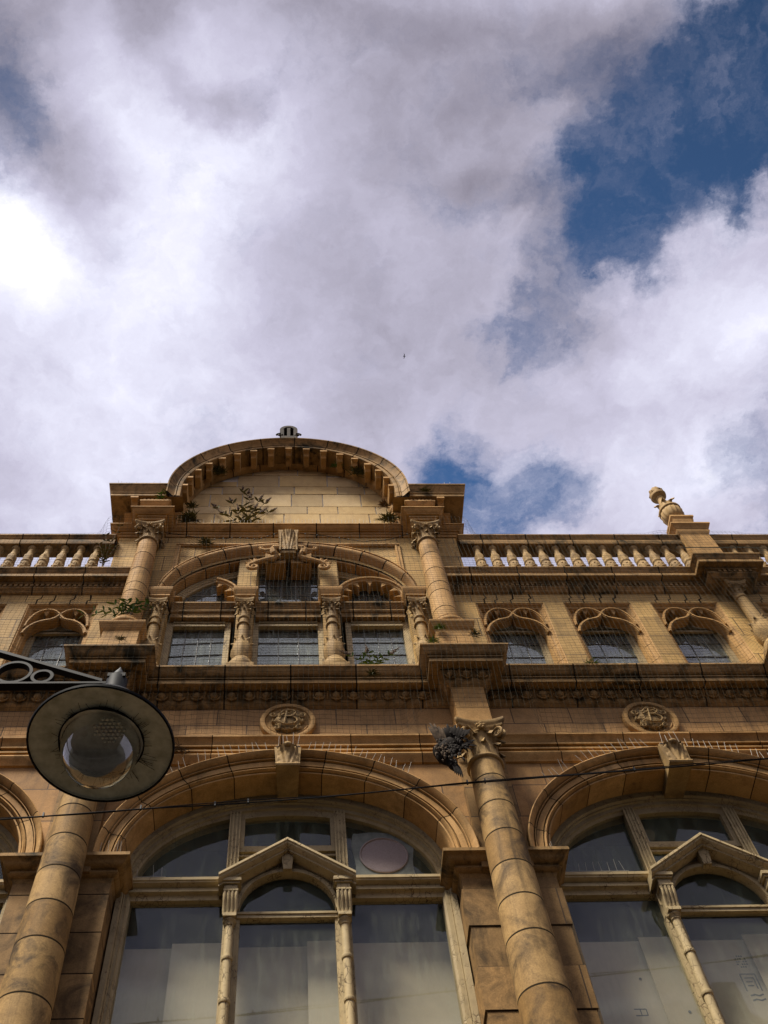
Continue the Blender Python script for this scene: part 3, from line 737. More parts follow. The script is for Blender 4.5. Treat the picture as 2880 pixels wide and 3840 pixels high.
# plasterboard sheets standing behind the glass
def sheet_board(x0, x1, y, top, mat, label, holes=(), group='plasterboard sheets behind the arched windows'):
    b = MB(); b.box(x0, x1, y, y+.0125, 6.96, top)
    o = b.build('plasterboard_sheet', M[mat], None)
    tag(o, label, 'plasterboard', group)
    if holes:
        b = MB()
        for x, z in holes: b.lathe([(.001, 0), (.016, 0), (.016, .003), (.001, .003)], (0, 0, 0), 10); o2 = len(b.v)-40; b.v[o2:] = [(x+p[0], y-.002-p[2], z+p[1]) for p in b.v[o2:]]
        b.build('nail_hole', M['ink'], o)
    return o
sheet_board(-1.86, -.98, .76, 9.93, 'board', 'grey plasterboard lapped under a paler one, left pane of the middle arched window')
sheet_board(-1.30, -.62, .70, 9.945, 'board2', 'paler plasterboard lapped over grey board, left pane of the middle arched window')
sheet_board(-.60, .38, .76, 9.93, 'board', 'wide plasterboard sheet behind the centre pane under the wooden pediment of the middle arched window')
sheet_board(.225, .62, .70, 9.955, 'board2', 'narrow plasterboard strip lapped at the right of the centre pane of the middle arched window')
sheet_board(.64, 1.86, .72, 9.93, 'board', 'single plasterboard sheet behind the right pane, beside the grimy column')
sheet_board(PITCH-1.86, PITCH-.92, .76, 9.93, 'board2', 'printed plasterboard sheet with nail holes behind the left pane of the right hand window', [(PITCH-1.12, 9.42)])
sheet_board(PITCH-1.0, PITCH-.62, .70, 9.935, 'board', 'narrow plasterboard sheet next to the slim colonnette, left pane of the right hand window', [(PITCH-.74, 8.95)])
sheet_board(PITCH-.60, PITCH+.30, .76, 9.93, 'board2', 'plasterboard sheet with grey stamped print behind the centre pane of the right hand window', [(PITCH-.40, 9.85)])
sheet_board(PITCH+.22, PITCH+.62, .70, 9.955, 'board', 'plasterboard strip at the right edge of the photo, lapped over printed board')

# ------------------------------------------------------------------ upper storey: side bays
UW = [-6.61, -5.14, -3.67, 3.67, 5.14, 6.61, 8.40, 9.87]
ZT = 16.18
xs = [XL]
for c in UW: xs += [c-.57, c+.57]
xs.append(XR)
for sd in (-1, 1):
    b = MB()
    for i in range(0, len(xs), 2):
        x0, x1 = xs[i], xs[i+1]
        if x0 < 0 < x1 or x0*sd < 0: continue
        b.box(x0, x1, 0, .55, 13.84, 16.46)
    for c in UW:
        if c*sd > 0:
            b.box(c-.5701, c+.5701, .0, .55, ZT, 16.4601)
            for q in (-.40, -.14, .13, .37):
                q += random.uniform(-.04, .04); k = random.uniform(-.03, .03); m_ = random.uniform(16.27, 16.34)
                for (xa, za), (xb, zb) in (((q, 16.445), (q+k, m_)), ((q+k, m_), (q+k-.05, m_-.03)), ((q+k-.05, m_-.03), (q+k-.05, 16.17))):
                    b.strip_rect([(c+xa, za), (c+xb, zb)], random.uniform(.014, .028), -.003, .002, mi=1)
    b.build('upper_wall', [M['wall_up'], M['mortar']], B)
def side_window():
    b = MB()
    J = [(-.57, .0), (-.555, .015), (-.545, .015), (-.53, .05), (-.50, .07), (-.49, .07), (-.475, .10), (-.465, .10), (-.455, .125), (-.455, .34)]
    ring = lambda s, z: [(s*x, y, z) for x, y in J]
    b.loft([[(x, y, 13.80) for x, y in J], [(x, y, ZT+(-.57-x)*1.0*-1*-1) for x, y in J], [(-x, y, ZT+(-.57-x)) for x, y in J], [(-x, y, 13.80) for x, y in J]])
    for z in (14.2, 14.60, 15.0, 15.4, 15.8):
        for s in (-1, 1): b.loft([[(s*x, y-.0015, zz) for x, y in J[1:9]] for zz in (z-.004, z+.004)], mi=1)
    w = b.build('upper_window', [M['terra'], M['mortar']], B)
    # ogee head with pierced eyes
    b = MB(); lo = []; up = []
    def smoothline(p, n=5):
        out = []
        for i in range(len(p)-1):
            p0, p1, p2, p3 = p[max(i-1, 0)], p[i], p[i+1], p[min(i+2, len(p)-1)]
            for k in range(n):
                t = k/n; out.append(tuple(.5*((2*p1[j])+(-p0[j]+p2[j])*t+(2*p0[j]-5*p1[j]+4*p2[j]-p3[j])*t*t+(-p0[j]+3*p1[j]-3*p2[j]+p3[j])*t**3) for j in (0, 1)))
        return out+[p[-1]]
    lo = smoothline([(-.49, 15.36), (-.455, 15.48), (-.40, 15.58), (-.32, 15.665), (-.22, 15.72), (-.12, 15.755), (-.05, 15.81), (0, 15.90)])
    t0 = [(-.49, 15.56), (-.475, 15.70), (-.43, 15.86), (-.36, 15.975), (-.27, 16.04), (-.18, 16.05), (-.10, 16.02), (-.04, 15.96), (0, 15.90)]
    lo2 = [(-x, z) for x, z in lo[::-1]]; tw = [(-x, z) for x, z in t0[::-1]]
    for path in (lo, lo2): b.strip_rect(path, .055, .035, .20); b.strip_rect(path, .026, .018, .0345)
    for path in (t0, tw): b.strip_rect(smoothline(path), .05, .04, .195); b.strip_rect(smoothline(path), .022, .022, .0395)
    for s in (-1, 1):
        for (px, pz, qx, qz) in ((.225, 15.745, .235, 15.82), (.24, 16.03, .235, 15.93)):
            b.loft([[(s*px-.05, .05, pz), (s*px+.05, .05, pz), (s*px+.05, .18, pz), (s*px-.05, .18, pz)], [(s*qx-.008, .07, qz), (s*qx+.008, .07, qz), (s*qx+.008, .15, qz), (s*qx-.008, .15, qz)]], closed=True, caps=True)
        # spandrel slab filling the corner above the eyes
        pts = [(s*.49, 16.12), (s*.49, 15.60)]+[(s*-x, z+.012) for x, z in smoothline(t0)]+[(0, 16.12)]
        n = len(pts); b.add([(x, .13, z) for x, z in pts], [tuple(range(n))])
    b.build('ogee_tracery', M['terra'], w)
    # sash
    b = MB(); b.box(-.46, -.40, .235, .32, 13.85, 16.05); b.box(.40, .46, .235, .32, 13.85, 16.05); b.box(-.3995, .3995, .24, .32, 15.74, 15.83); b.box(-.3995, .3995, .315, .33, 15.83, 16.05); b.box(-.3995, .3995, .22, .26, 15.62, 15.67)
    b.box(-.401, -.36, .26, .31, 13.85, 15.74); b.box(.36, .401, .26, .31, 13.85, 15.74)
    b.build('sash', M['paint_dark'], w)
    b = MB(); b.quad((-.40, .29, 13.85), (.40, .29, 13.85), (.40, .29, 15.80), (-.40, .29, 15.80)); p = b.build('glass_pane', M['glass_lead'], w, recalc=False)
    b = MB()
    for x in (-.135, .135): b.tube([(x+.004*math.sin(i*2.1), .283, 13.85+i*.2) for i in range(10)], .008, 5)
    for z in (14.25, 14.62, 14.99, 15.36): b.tube([(-.37+i*.185, .281, z+.004*math.sin(i*3+z)) for i in range(5)], .008, 5)
    b.build('lead_cames', M['lead'], p)
    return w
sw = side_window(); sw.location = (UW[0], 0, 0)
for c in UW[1:]: dup(sw, (c, 0, 0))

# upper cornice with dentils (breaks forward over the far column), ends at the centre pavilion columns
UCX = XC+PITCH
UC = [(0, 16.99), (.26, 16.955), (.26, 16.925), (.24, 16.91), (.225, 16.87), (.20, 16.82), (.185, 16.81), (.15, 16.805), (.15, 16.79), (.205, 16.79), (.205, 16.77), (.16, 16.768), (.16, 16.757), (.235, 16.755), (.235, 16.69), (.225, 16.68), (.12, 16.685), (.12, 16.63), (.085, 16.625), (.085, 16.545), (.105, 16.54), (.10, 16.52), (.06, 16.49), (.045, 16.46), (0, 16.44)]
for sd, path in ((-1, [(XL, 0), (-UCX-.33, 0), (-UCX-.33, -.27), (-UCX+.33, -.27), (-UCX+.33, 0), (-2.6, 0)]), (1, [(2.6, 0), (UCX-.33, 0), (UCX-.33, -.27), (UCX+.33, -.27), (UCX+.33, 0), (XR, 0)])):
    b = MB(); plan_sweep(b, path, UC, .82, first=.5)
    b.box(sd*UCX-.325, sd*UCX+.325, -.268, -.002, 16.44, 16.98); b.box(path[0][0], path[-1][0], .001, .55, 16.45, 16.985)
    x = path[0][0]+.02
    while x < path[-1][0]-.05:                   # dentils
        if abs(x) > 2.7 and abs(abs(x)-UCX) > .38: b.box(x, x+.05, -.115, -.084, 16.552, 16.622)
        if abs(abs(x)-UCX) < .30: b.box(x, x+.05, -.385, -.354, 16.552, 16.622)
        x += .088
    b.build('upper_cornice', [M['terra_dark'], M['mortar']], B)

# balustrade
BAL = [(.05, 0), (.072, .0), (.072, .05), (.06, .07), (.052, .09), (.06, .12), (.085, .18), (.105, .27), (.108, .36), (.095, .45), (.082, .50), (.088, .515), (.096, .53), (.094, .56), (.085, .575), (.088, .62), (.088, .70), (.074, .78), (.058, .84), (.052, .90), (.052, .98), (.06, 1.0), (.074, 1.02), (.078, 1.05), (.07, 1.085)]
def balmod(t, z):
    if .14 < z < .47: return 1+.10*math.cos(t*4)*math.sin((z-.14)/.33*math.pi)+.05*math.cos(t*8+z*30)
    if .58 < z < .80: return 1+.09*math.cos(t*6)*math.sin((z-.58)/.22*math.pi)
    return 1
b = MB(); fine = []
for (r0, z0), (r1, z1) in zip(BAL[:-1], BAL[1:]):
    k = 4 if z1-z0 > .05 else 1
    for i in range(k): fine.append((r0+(r1-r0)*i/k, z0+(z1-z0)*i/k))
fine.append(BAL[-1]); b.lathe(fine, n=20, mod=balmod)
for t in [math.pi/2*i for i in range(4)]:
    d = Vector((math.cos(t), math.sin(t), 0)); b.sphere(tuple(d*.100+Vector((0, 0, .36))), .022, .022, .05, 6, 5); b.sphere(tuple(d*.098+Vector((0, 0, .25))), .035, .035, .02, 7, 5)
    for q in (-1, 1): b.sphere(tuple(d*.092+Vector((-d.y, d.x, 0))*q*.04+Vector((0, 0, .39))), .018, .018, .022, 6, 5)
bal = b.build('baluster', M['carved'], B); bx = []
x = 3.42
while x < UCX-.33: bx.append(x); x += .289
bx += [-v for v in bx]
x = UCX+.62
while x < 10.6: bx.append(x); x += .289
bal.location = (bx[0], -.015, 16.97)
for x in bx[1:]:
    o = dup(bal, (x, -.015, 16.97)); o.rotation_euler = (0, 0, random.choice((0, math.pi/2, math.pi))+random.uniform(-.05, .05))
CP = [(-.15, 18.40), (.145, 18.375), (.145, 18.345), (.12, 18.32), (.10, 18.27), (.05, 18.262), (.05, 18.24), (.10, 18.235), (.10, 18.19), (.13, 18.18), (.13, 18.11), (.12, 18.055), (-.17, 18.055), (-.19, 18.40), (-.15, 18.40)]
for x0, x1 in ((XL, -3.12), (3.12, UCX-.3), (UCX+.3, XR)):
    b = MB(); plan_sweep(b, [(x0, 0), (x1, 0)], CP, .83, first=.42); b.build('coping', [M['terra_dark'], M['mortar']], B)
# pedestals in the balustrade over the far columns, with urn finials
def lathe_mod(n, amp, z0, z1): return lambda t, z: 1+(amp*math.cos(n*t) if z0 < z < z1 else 0)
for s in (1,):
    c = s*UCX; b = MB()
    b.box(c-.27, c+.27, -.18, .22, 16.96, 18.30); b.box(c-.36, c+.36, -.10, .25, 16.961, 17.62)
    plan_sweep(b, [(c-.27, .22), (c-.27, -.18), (c+.27, -.18), (c+.27, .22)], [(-.1, 18.64), (.10, 18.62), (.10, 18.58), (.07, 18.55), (.05, 18.48), (.02, 18.44), (.04, 18.43), (.04, 18.39), (.0, 18.30)])
    b.box(c-.27, c+.27, -.178, .22, 18.30, 18.625)
    b.box(c-.15, c+.21, -.13, .22, 18.62, 18.95)
    plan_sweep(b, [(c-.15, .22), (c-.15, -.13), (c+.21, -.13), (c+.21, .22)], [(-.1, 19.14), (.045, 19.13), (.045, 19.08), (.02, 19.05), (.015, 18.98), (.0, 18.93)]); b.box(c-.15, c+.21, -.129, .22, 18.94, 19.132)
    pd = b.build('pedestal', M['terra'], B)
    b = MB(); u = [(.06, 0), (.13, .0), (.13, .04), (.09, .06), (.07, .10), (.09, .13), (.15, .18), (.195, .27), (.215, .38), (.205, .46), (.195, .50), (.22, .52), (.225, .55), (.21, .58), (.17, .60), (.155, .66), (.14, .76), (.11, .86), (.085, .93), (.075, 1.0), (.07, 1.12), (.075, 1.18), (.11, 1.20), (.15, 1.23), (.16, 1.27), (.15, 1.30), (.14, 1.31), (.15, 1.36), (.14, 1.44), (.10, 1.52), (.05, 1.58), (.01, 1.60)]
    b.lathe(u, n=48, mod=lambda t, z: 1+(.045*math.cos(16*t) if .14 < z < .49 else (.10*math.cos(5*t+z*6) if .62 < z < .88 else (.12*math.cos(6*t+z*25) if z > 1.33 else 0))))
    for i in range(6):
        t = i*math.pi/3; d = Vector((math.cos(t), math.sin(t), 0)); leaf_blade(b, d*.15+Vector((0, 0, .60)), d, (0, 0, 1), .13, .24, .8)
    b.build('urn_finial', M['carved'], pd, loc=(c+.03, .04, 19.13))
# slim columns of the side bays
def bulb_col(b, c, y, z0, z1, rb, rt):
    """shaft rising from an acanthus bulb on a ring base"""
    H = z1-z0
    b.lathe([(rb*2.35, z0), (rb*2.45, z0+.05*H), (rb*2.3, z0+.09*H), (rb*1.9, z0+.11*H), (rb*1.95, z0+.14*H), (rb*1.7, z0+.18*H), (rb*1.35, z0+.20*H), (rb*1.5, z0+.24*H), (rb*1.75, z0+.32*H), (rb*1.7, z0+.42*H), (rb*1.35, z0+.52*H), (rb*1.05, z0+.56*H), (rb, z0+.58*H), (rt, z1)], (c, y, 0), 28, mod=lambda t, z: 1+(.07*math.cos(8*t) if z0+.24*H < z < z0+.52*H else 0))
    for i in range(8):
        t = 2*math.pi*i/8; d = Vector((math.cos(t), math.sin(t), 0)); leaf_blade(b, Vector((c, y, z0+.23*H))+d*rb*1.50, d, (0, 0, 1), rb*1.25, H*.33, .16, 6)
mini = None
for s in (1, -1):
    c = s*UCX; b = MB(); bulb_col(b, c, -.12, 14.45, 16.05, .105, .09)
    b.box(c-.27, c+.27, -.36, -.002, 13.84, 14.45); cc = b.build('slim_column', M['carved'], B)
    k = capital('capital', .092, .36, .165, M['carved'], parent=cc); k.location = (c, -.12, 16.07)
    b = MB(); b.box(c-.18, c+.18, -.27, -.001, 16.43, 16.47); b.build('abacus_block', M['terra'], cc)

# ------------------------------------------------------------------ centre pavilion
PX = 3.10
def up_in(): return Arch(0, 16.35, 2.02, 1.42, 2.0)
def up_out(): return Arch(0, 16.35, 2.19, 1.80, 2.1)
b = MB(); A = up_in()
xs = [-PX, -2.30]+[-2.02+4.04*i/60 for i in range(61)]+[2.30, PX]
for x0, x1 in zip(xs[:-1], xs[1:]):
    f = lambda x: A.z(x)+.05 if abs(x) <= 2.03 else 13.84
    if abs(x0) > 2.02 and abs(x1) > 2.02 and x0*x1 > 0: z0 = z1 = 13.84
    elif abs(x0) > 2.02 or abs(x1) > 2.02:
        z0 = z1 = 16.3; b.quad((x0, 0, 13.84), (x1, 0, 13.84), (x1, 0, 16.3), (x0, 0, 16.3))
    else: z0, z1 = f(x0), f(x1)
    b.quad((x0, 0, z0), (x1, 0, z1), (x1, 0, 18.6), (x0, 0, 18.6))
for s in (-1, 1):
    b.quad((s*2.02, 0, 13.84), (s*2.02, .55, 13.84), (s*2.02, .55, 16.4), (s*2.02, 0, 16.4))
    b.quad((s*PX, 0, 13.84), (s*PX, .55, 13.84), (s*PX, .55, 19.3), (s*PX, 0, 19.3))
b.quad((-PX, .55, 17.9), (PX, .55, 17.9), (PX, .55, 19.35), (-PX, .55, 19.35))
pw = b.build('pavilion_wall', M['wall_up'], B, recalc=False)
# label mould framing the arch
for s in (-1, 1):
    b = MB()
    b.box(s*1.98-.045, s*1.98+.045, -.035, -.001, 17.20, 18.165); b.box(s*1.955-.015, s*1.955+.015, -.05, -.0351, 17.25, 18.13)
    x0, x1 = sorted((s*2.025, s*.62)); b.box(x0, x1, -.036, -.0012, 18.12, 18.21); b.box(x0, x1, -.055, -.0365, 18.15, 18.19)
    b.build('label_mould', M['terra'], B)
# arch over the three light window
UV = [(-.02, .34), (-.02, .06), (0, .03), (.06, .02), (.10, .05), (.30, .04), (.32, .0), (.38, -.02), (.50, -.09), (.62, -.12), (.76, -.125), (.88, -.10), (.92, -.09), (.94, -.115), (1.0, -.11), (1.0, 0)]
b = MB(); arch_band(b, up_in(), up_out(), UV, .46)
ua = b.build('upper_archivolt', [M['terra'], M['mortar']], B)
b = MB()
b.loft([[(x*k, y, z) for x, y in ((-.145, .0), (.145, .0), (.145, yf), (-.145, yf))] for k, yf, z in ((.93, -.19, 17.58), (.96, -.20, 17.64), (1.0, -.20, 18.10), (1.22, -.24, 18.30), (1.25, -.24, 18.36))], closed=True, caps=True)
acanthus_panel(b, -.12, .12, -.215, 17.66, 18.30, .05)
for s in (-1, 1): b.box(s*.145-.016, s*.145+.016, -.235, -.20, 17.62, 18.29)
b.build('keystone', M['carved'], ua)

# three light window: frame, mullion piers, colonnettes, transom
b = MB(); FA = Arch(0, 16.32, 2.0, 1.42, 2.0); FB = Arch(0, 16.32, 1.88, 1.32, 2.0); GY = .29
arch_band(b, FB, FA, [(0, GY+.04), (0, GY-.04), (.3, GY-.05), (.4, GY-.07), (.7, GY-.07), (.8, GY-.09), (1.05, GY-.09)], None, .12)
for x0, x1 in ((-2.02, -1.86), (-1.02, -.93), (-.57, -.48), (.48, .57), (.93, 1.02), (1.86, 2.02)):
    b.box(x0, x1, GY-.08, GY+.04, 13.85, 16.29)
for x0, x1 in ((-1.859, -1.021), (-.479, .479), (1.021, 1.859)):
    b.box(x0, x1, GY-.10, GY+.04, 15.88, 15.96); b.box(x0, x1, GY-.06, GY+.04, 15.962, 16.30); b.box(x0, x1, GY-.12, GY-.04, 15.76, 15.81); b.box(x0, x1, GY-.05, GY+.03, 15.82, 15.86)
for x in (-.60, .60): b.box(x-.09, x+.09, GY-.06, GY+.04, 16.30, 17.6)
tl = b.build('three_light_window', M['paint'], B)
for (x0, x1) in ((-1.86, -1.02), (-.48, .48), (1.02, 1.86)):
    b = MB(); b.quad((x0, GY, 13.85), (x1, GY, 13.85), (x1, GY, 15.90), (x0, GY, 15.90)); p = b.build('glass_pane', M['glass_lead'], tl, recalc=False)
    b = MB(); n = 4 if x0 != -.48 else 3; skew = .06 if x0 < -1 else 0
    for i in range(1, n): x = x0+(x1-x0)*i/n; b.tube([(x, GY-.007, 13.85), (x+.006, GY-.007, 15.0), (x, GY-.007, 15.87)], .0085, 5)
    for z in (14.06, 14.40, 14.74, 15.08, 15.42): b.tube([(x0, GY-.008, z-skew*.5), (x1, GY-.008, z+skew*.5)], .0085, 5)
    b.build('lead_cames', M['lead'], p)
for rng in ((-1.86, -.70), (-.51, .51), (.70, 1.86)):
    q = [rng[0]+(rng[1]-rng[0])*i/16 for i in range(17)]
    b = MB(); poly_pane(b, [(q[0], 16.28), (q[-1], 16.28)]+[(x, FB.z(x)+.02) for x in q[::-1]], GY+.005); p = b.build('glass_pane', M['glass_lead'], tl, recalc=False)
    b = MB(); x = rng[0]+.13
    while x < rng[1]: b.tube([(x, GY-.002, 16.28), (x, GY-.002, max(16.32, FB.z(x)))], .0085, 5); x += .255
    for z in (16.58, 16.90, 17.2, 17.45):
        ok = [x for x in q if FB.z(x) > z]
        if len(ok) > 1: b.tube([(ok[0], GY-.003, z), (ok[-1], GY-.003, z)], .0085, 5)
    b.build('lead_cames', M['lead'], p)
# transom moulding between the colonnette blocks
TM = [(-.28, 16.30), (.02, 16.285), (.02, 16.25), (.0, 16.235), (-.02, 16.19), (-.045, 16.14), (-.06, 16.12), (-.03, 16.11), (-.02, 16.08), (-.035, 16.05), (-.06, 16.04), (-.06, 15.93), (-.1, 15.92), (-.28, 15.97)]
for x0, x1 in ((-1.92, -.87), (-.53, .53), (.87, 1.92)):
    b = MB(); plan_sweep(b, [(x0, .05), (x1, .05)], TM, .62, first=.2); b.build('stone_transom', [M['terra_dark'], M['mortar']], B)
mcol = None
for x in (-2.10, -.70, .70, 2.10):
    b = MB(); w2 = .155
    b.box(x-w2+.02, x+w2-.02, -.02 if abs(x) < 1 else -.03, .36, 13.85, 16.02)
    if abs(x) < 1:
        b.box(x-.155, x+.155, .02, .36, 16.40, up_in().z(abs(x)+.155)+.06); b.box(x-.18, x+.18, .10, .36, 16.40, up_in().z(abs(x)+.18)+.05)
        for z in (16.78, 17.08): b.box(x-.1552, x+.1552, .0195, .3, z, z+.007, 1)
    mp = b.build('mullion_pier', [M['wall_up'], M['mortar']], B)
    b = MB(); plan_sweep(b, [(x-.14, .3), (x-.14, -.13), (x+.14, -.13), (x+.14, .3)], [(-.1, 16.42), (.06, 16.41), (.06, 16.365), (.05, 16.33), (.025, 16.27), (.01, 16.23), (.025, 16.215), (.025, 16.19), (.0, 16.18), (.0, 16.03), (-.1, 16.03)])
    b.box(x-.14, x+.14, -.129, .3, 16.03, 16.41)
    b.build('impost_block', [M['terra'], M['mortar']], mp)
    b = MB(); bulb_col(b, x, -.06, 14.10, 15.56, .09, .078); b.box(x-.2, x+.2, -.27, .1, 13.86, 14.10)
    b.lathe([(.102, 15.36), (.11, 15.37), (.11, 15.39), (.102, 15.40)], (x, -.06, 0), 20)
    cm = b.build('colonnette', M['carved'], mp)
    if mcol is None: mcol = capital('capital', .085, .46, .145, M['carved'], parent=mp); mcol.location = (x, -.06, 15.57)
    else: dup(mcol, (x, -.06, 15.57), mp)

# pair of scrolled sea beasts under the keystone
b = MB()
for s in (-1, 1):
    body = [(.03, 17.62), (.06, 17.70), (.13, 17.745), (.21, 17.73), (.25, 17.66), (.225, 17.58), (.19, 17.54), (.24, 17.48), (.33, 17.44), (.42, 17.40), (.50, 17.36), (.56, 17.30)]
    rad = [.05, .06, .066, .068, .066, .062, .06, .058, .052, .046, .04, .036]
    ln = []
    b.tube([(s*x, .00-.04*(i < 6), z) for i, (x, z) in enumerate(body)], rad, 9)
    sp = spiral(.535, 17.22, .095, 1.35, R(70), -1, 22); b.tube([(s*x, .0, z) for x, z in sp], [.036*(1-.5*i/22) for i in range(23)], 7)
    sn = [(.21, 17.72), (.29, 17.66), (.37, 17.655), (.43, 17.69), (.445, 17.74), (.41, 17.755), (.395, 17.73)]
    b.tube([(s*x, -.05, z) for x, z in sn], [.05, .042, .034, .03, .026, .022, .016], 7)
    b.tube([(s*x, -.04, z) for x, z in [(.24, 17.60), (.32, 17.605), (.38, 17.62)]], [.035, .028, .015], 6)
    b.sphere((s*.225, -.10, 17.70), .025, .02, .025, 7, 5)
    for (x, z, dx, dz) in ((.53, 17.36, .09, .10), (.55, 17.33, .13, .02), (.50, 17.38, .02, .13)): leaf_blade(b, (s*x, .0, z), (0, -1, 0), (s*dx, 0, dz), .08, .13, .3, 4)
    for (x, z) in ((.08, 17.60), (.24, 17.49)): leaf_blade(b, (s*x, .0, z), (0, -1, 0), (s*.2, 0, -1), .07, .10, .4, 4)
    b.box(s*.2-.16, s*.2+.16, .06, .40, 17.42, 17.74)
sb = b.build('sea_beast_scroll', M['terra'], B); sb.scale = (1.13, 1.0, 1.13); sb.location = (0, -.12, -17.5*.13+.02)
# scalloped arch in the right light, broken stumps of its twin in the left light
def scallop(b, u0, u1, mir=1):
    F0 = Arch(1.40, 16.50, .60, .62, 2.0); F1 = Arch(1.40, 16.50, .52, .52, 2.0)
    if mir < 0: F0.p = [(-x, z) for x, z in F0.p]; F1.p = [(-x, z) for x, z in F1.p]
    arch_band(b, F1, F0, [(0, .26), (0, .06), (.35, .05), (.45, .02), (.75, .015), (1, .03), (1, .26)], None, .04, u0, u1)
    n = 6
    for k in range(n+1):
        u = (k+.03)/(n+.06)
        if u0 <= u <= u1:
            p = F1.at(u); dx = 1.40*mir-p[0]; dz = 16.50-p[1]; L = math.hypot(dx, dz)
            tip = (p[0]+dx/L*.15, p[1]+dz/L*.15); rows = []
            a = F1.at(max(u0, u-.5/n*.9)); c = F1.at(min(u1, u+.5/n*.9))
            am = ((a[0]*.35+p[0]*.65)+dx*.03, (a[1]*.35+p[1]*.65)+dz*.03); cmid = ((c[0]*.35+p[0]*.65)+dx*.03, (c[1]*.35+p[1]*.65)+dz*.03)
            ring = [a, am, tip, cmid, c, p]
            b.loft([[(x, y, z) for x, z in ring] for y in (.07, .13, .25)], closed=True, caps=True)
b = MB(); scallop(b, 0, 1); b.build('scalloped_arch', M['terra'], B)
b = MB(); scallop(b, .0, .40, -1); b.build('broken_scalloped_arch', M['terra'], B)
b = MB(); scallop(b, .90, 1.0, -1); b.build('broken_stump', M['terra'], B)

# big engaged columns of the pavilion on pedestals
UPX = 2.49
for s in (-1, 1):
    c = s*UPX; b = MB()
    b.box(c-.27, c+.27, -.42, -.001, 13.84, 14.72); b.box(c-.2703, c+.2703, -.4203, -.01, 14.55, 14.556, 1); b.box(c-.004+.02, c+.004+.02, -.4206, -.4, 13.85, 14.55, 1)
    plan_sweep(b, [(c-.27, 0), (c-.27, -.42), (c+.27, -.42), (c+.27, 0)], [(-.15, 14.93), (.075, 14.90), (.075, 14.85), (.06, 14.83), (.04, 14.77), (.02, 14.745), (.0, 14.72)])
    b.box(c-.27, c+.27, -.419, -.001, 14.72, 14.905)
    pd = b.build('pedestal', [M['terra'], M['mortar']], B)
    b = MB(); b.lathe([(.25, 14.90), (.29, 14.93), (.305, 14.98), (.29, 15.03), (.25, 15.05), (.255, 15.07), (.265, 15.10), (.25, 15.13), (.225, 15.15), (.21, 15.18)], (c, -.2, 0), 36)
    pr, fl = shaft(15.18, 17.80, .205, .165, [15.45, 15.97, 16.24, 16.72, 17.28])
    b.lathe(pr, (c, -.2, 0), 36, flags=fl)
    cm = b.build('column', [M['shaft'] if False else M['terra'], M['mortar']], B)
    dup(cap_proto, (c, -.2, 17.83), cm).scale = (.83, .83, .80)

# string course and stepped entablature under the pediment
ST = [(-.02, 18.76), (.13, 18.735), (.13, 18.70), (.115, 18.69), (.10, 18.64), (.07, 18.585), (.05, 18.565), (.065, 18.56), (.065, 18.535), (.04, 18.53), (.04, 18.45), (.025, 18.44), (.02, 18.42), (.02, 18.335), (.0, 18.33)]
ST = [(o*1.45, 18.735+(z-18.735)*.60) for o, z in ST]
b = MB(); path = [(-PX, .55), (-PX, 0)]
for c in (-UPX, UPX): path += [(c-.21, 0), (c-.21, -.35), (c+.21, -.35), (c+.21, 0)]
path += [(PX, 0), (PX, .55)]
plan_sweep(b, path, ST, .80, first=.4)
for c in (-UPX, UPX): b.box(c-.209, c+.209, -.349, -.001, 18.33, 18.75)
b.build('pediment_string', [M['terra'], M['mortar']], B)
for s in (-1, 1):
    b = MB(); c = s*UPX; b.box(c-.19, c+.19, -.36, -.001, 18.74, 19.10)
    plan_sweep(b, [(c-.19, 0), (c-.19, -.36), (c+.19, -.36), (c+.19, 0)], [(0, 19.20), (.10, 19.17), (.10, 19.135), (.075, 19.11), (.06, 19.07), (.02, 19.04), (.0, 19.02)])
    b.box(c-.19, c+.19, -.3595, -.001, 19.08, 19.175)
    for q in range(7): b.box(c-.24+q*.072, c-.24+q*.072+.042, -.43, -.30, 19.20, 19.27)
    b.box(c-.23, c+.23, -.38, -.001, 19.195, 19.315)
    x0, x1 = sorted((s*2.02, s*PX)); b.box(x0, x1, -.002, .55, 18.745, 19.5)
    xa, xb = sorted((s*1.93, s*PX)); plan_sweep(b, [(xa, 0), (xb, 0)] if s < 0 else [(xa, 0), (xb, 0)], [(0, 19.27), (.15, 19.25), (.15, 19.22), (.12, 19.19), (.06, 19.13), (.02, 19.10), (.0, 19.08)])
    b.build('entablature', M['terra'], B)

# tympanum
TI = lambda r: Arch(0, 19.75, r, r, 2.0, zb=18.75)
b = MB(); A = TI(2.14); xs = [-2.10+4.20*i/60 for i in range(61)]
for x0, x1 in zip(xs[:-1], xs[1:]): b.quad((x0, .075, 18.74), (x1, .075, 18.74), (x1, .075, A.z(x1)), (x0, .075, A.z(x0)))
rz = [18.745, 19.03, 19.60, 19.93, 20.50, 20.86, 21.42, 21.78]; rnd = random.Random(5)
for k, (z0, z1) in enumerate(zip(rz[:-1], rz[1:])):
    hw = 2.02 if z0 < 19.75 else math.sqrt(max(.2, 2.02**2-(z0-19.75)**2)); x = -hw-rnd.uniform(0, .35)
    while x < hw:
        wd_ = rnd.uniform(.62, 1.0) if z1-z0 > .4 else rnd.uniform(.45, .95); g = .011; x1 = x+wd_
        zt = z1
        if max(abs(max(x, -hw)), abs(min(x1, hw)))**2+max(0, z1-19.75)**2 > 2.16**2: zt = min(z1, 19.75+math.sqrt(max(.01, 2.16**2-min(2.15, max(abs(max(x, -hw)), abs(min(x1, hw))))**2)))
        if zt > z0+.05: b.box(max(x, -hw-.03)+g, min(x1, hw+.03)-g, .052+rnd.uniform(-.004, .004), .074, z0+g, zt-g, rnd.choice((1, 1, 2, 3)))
        x = x1
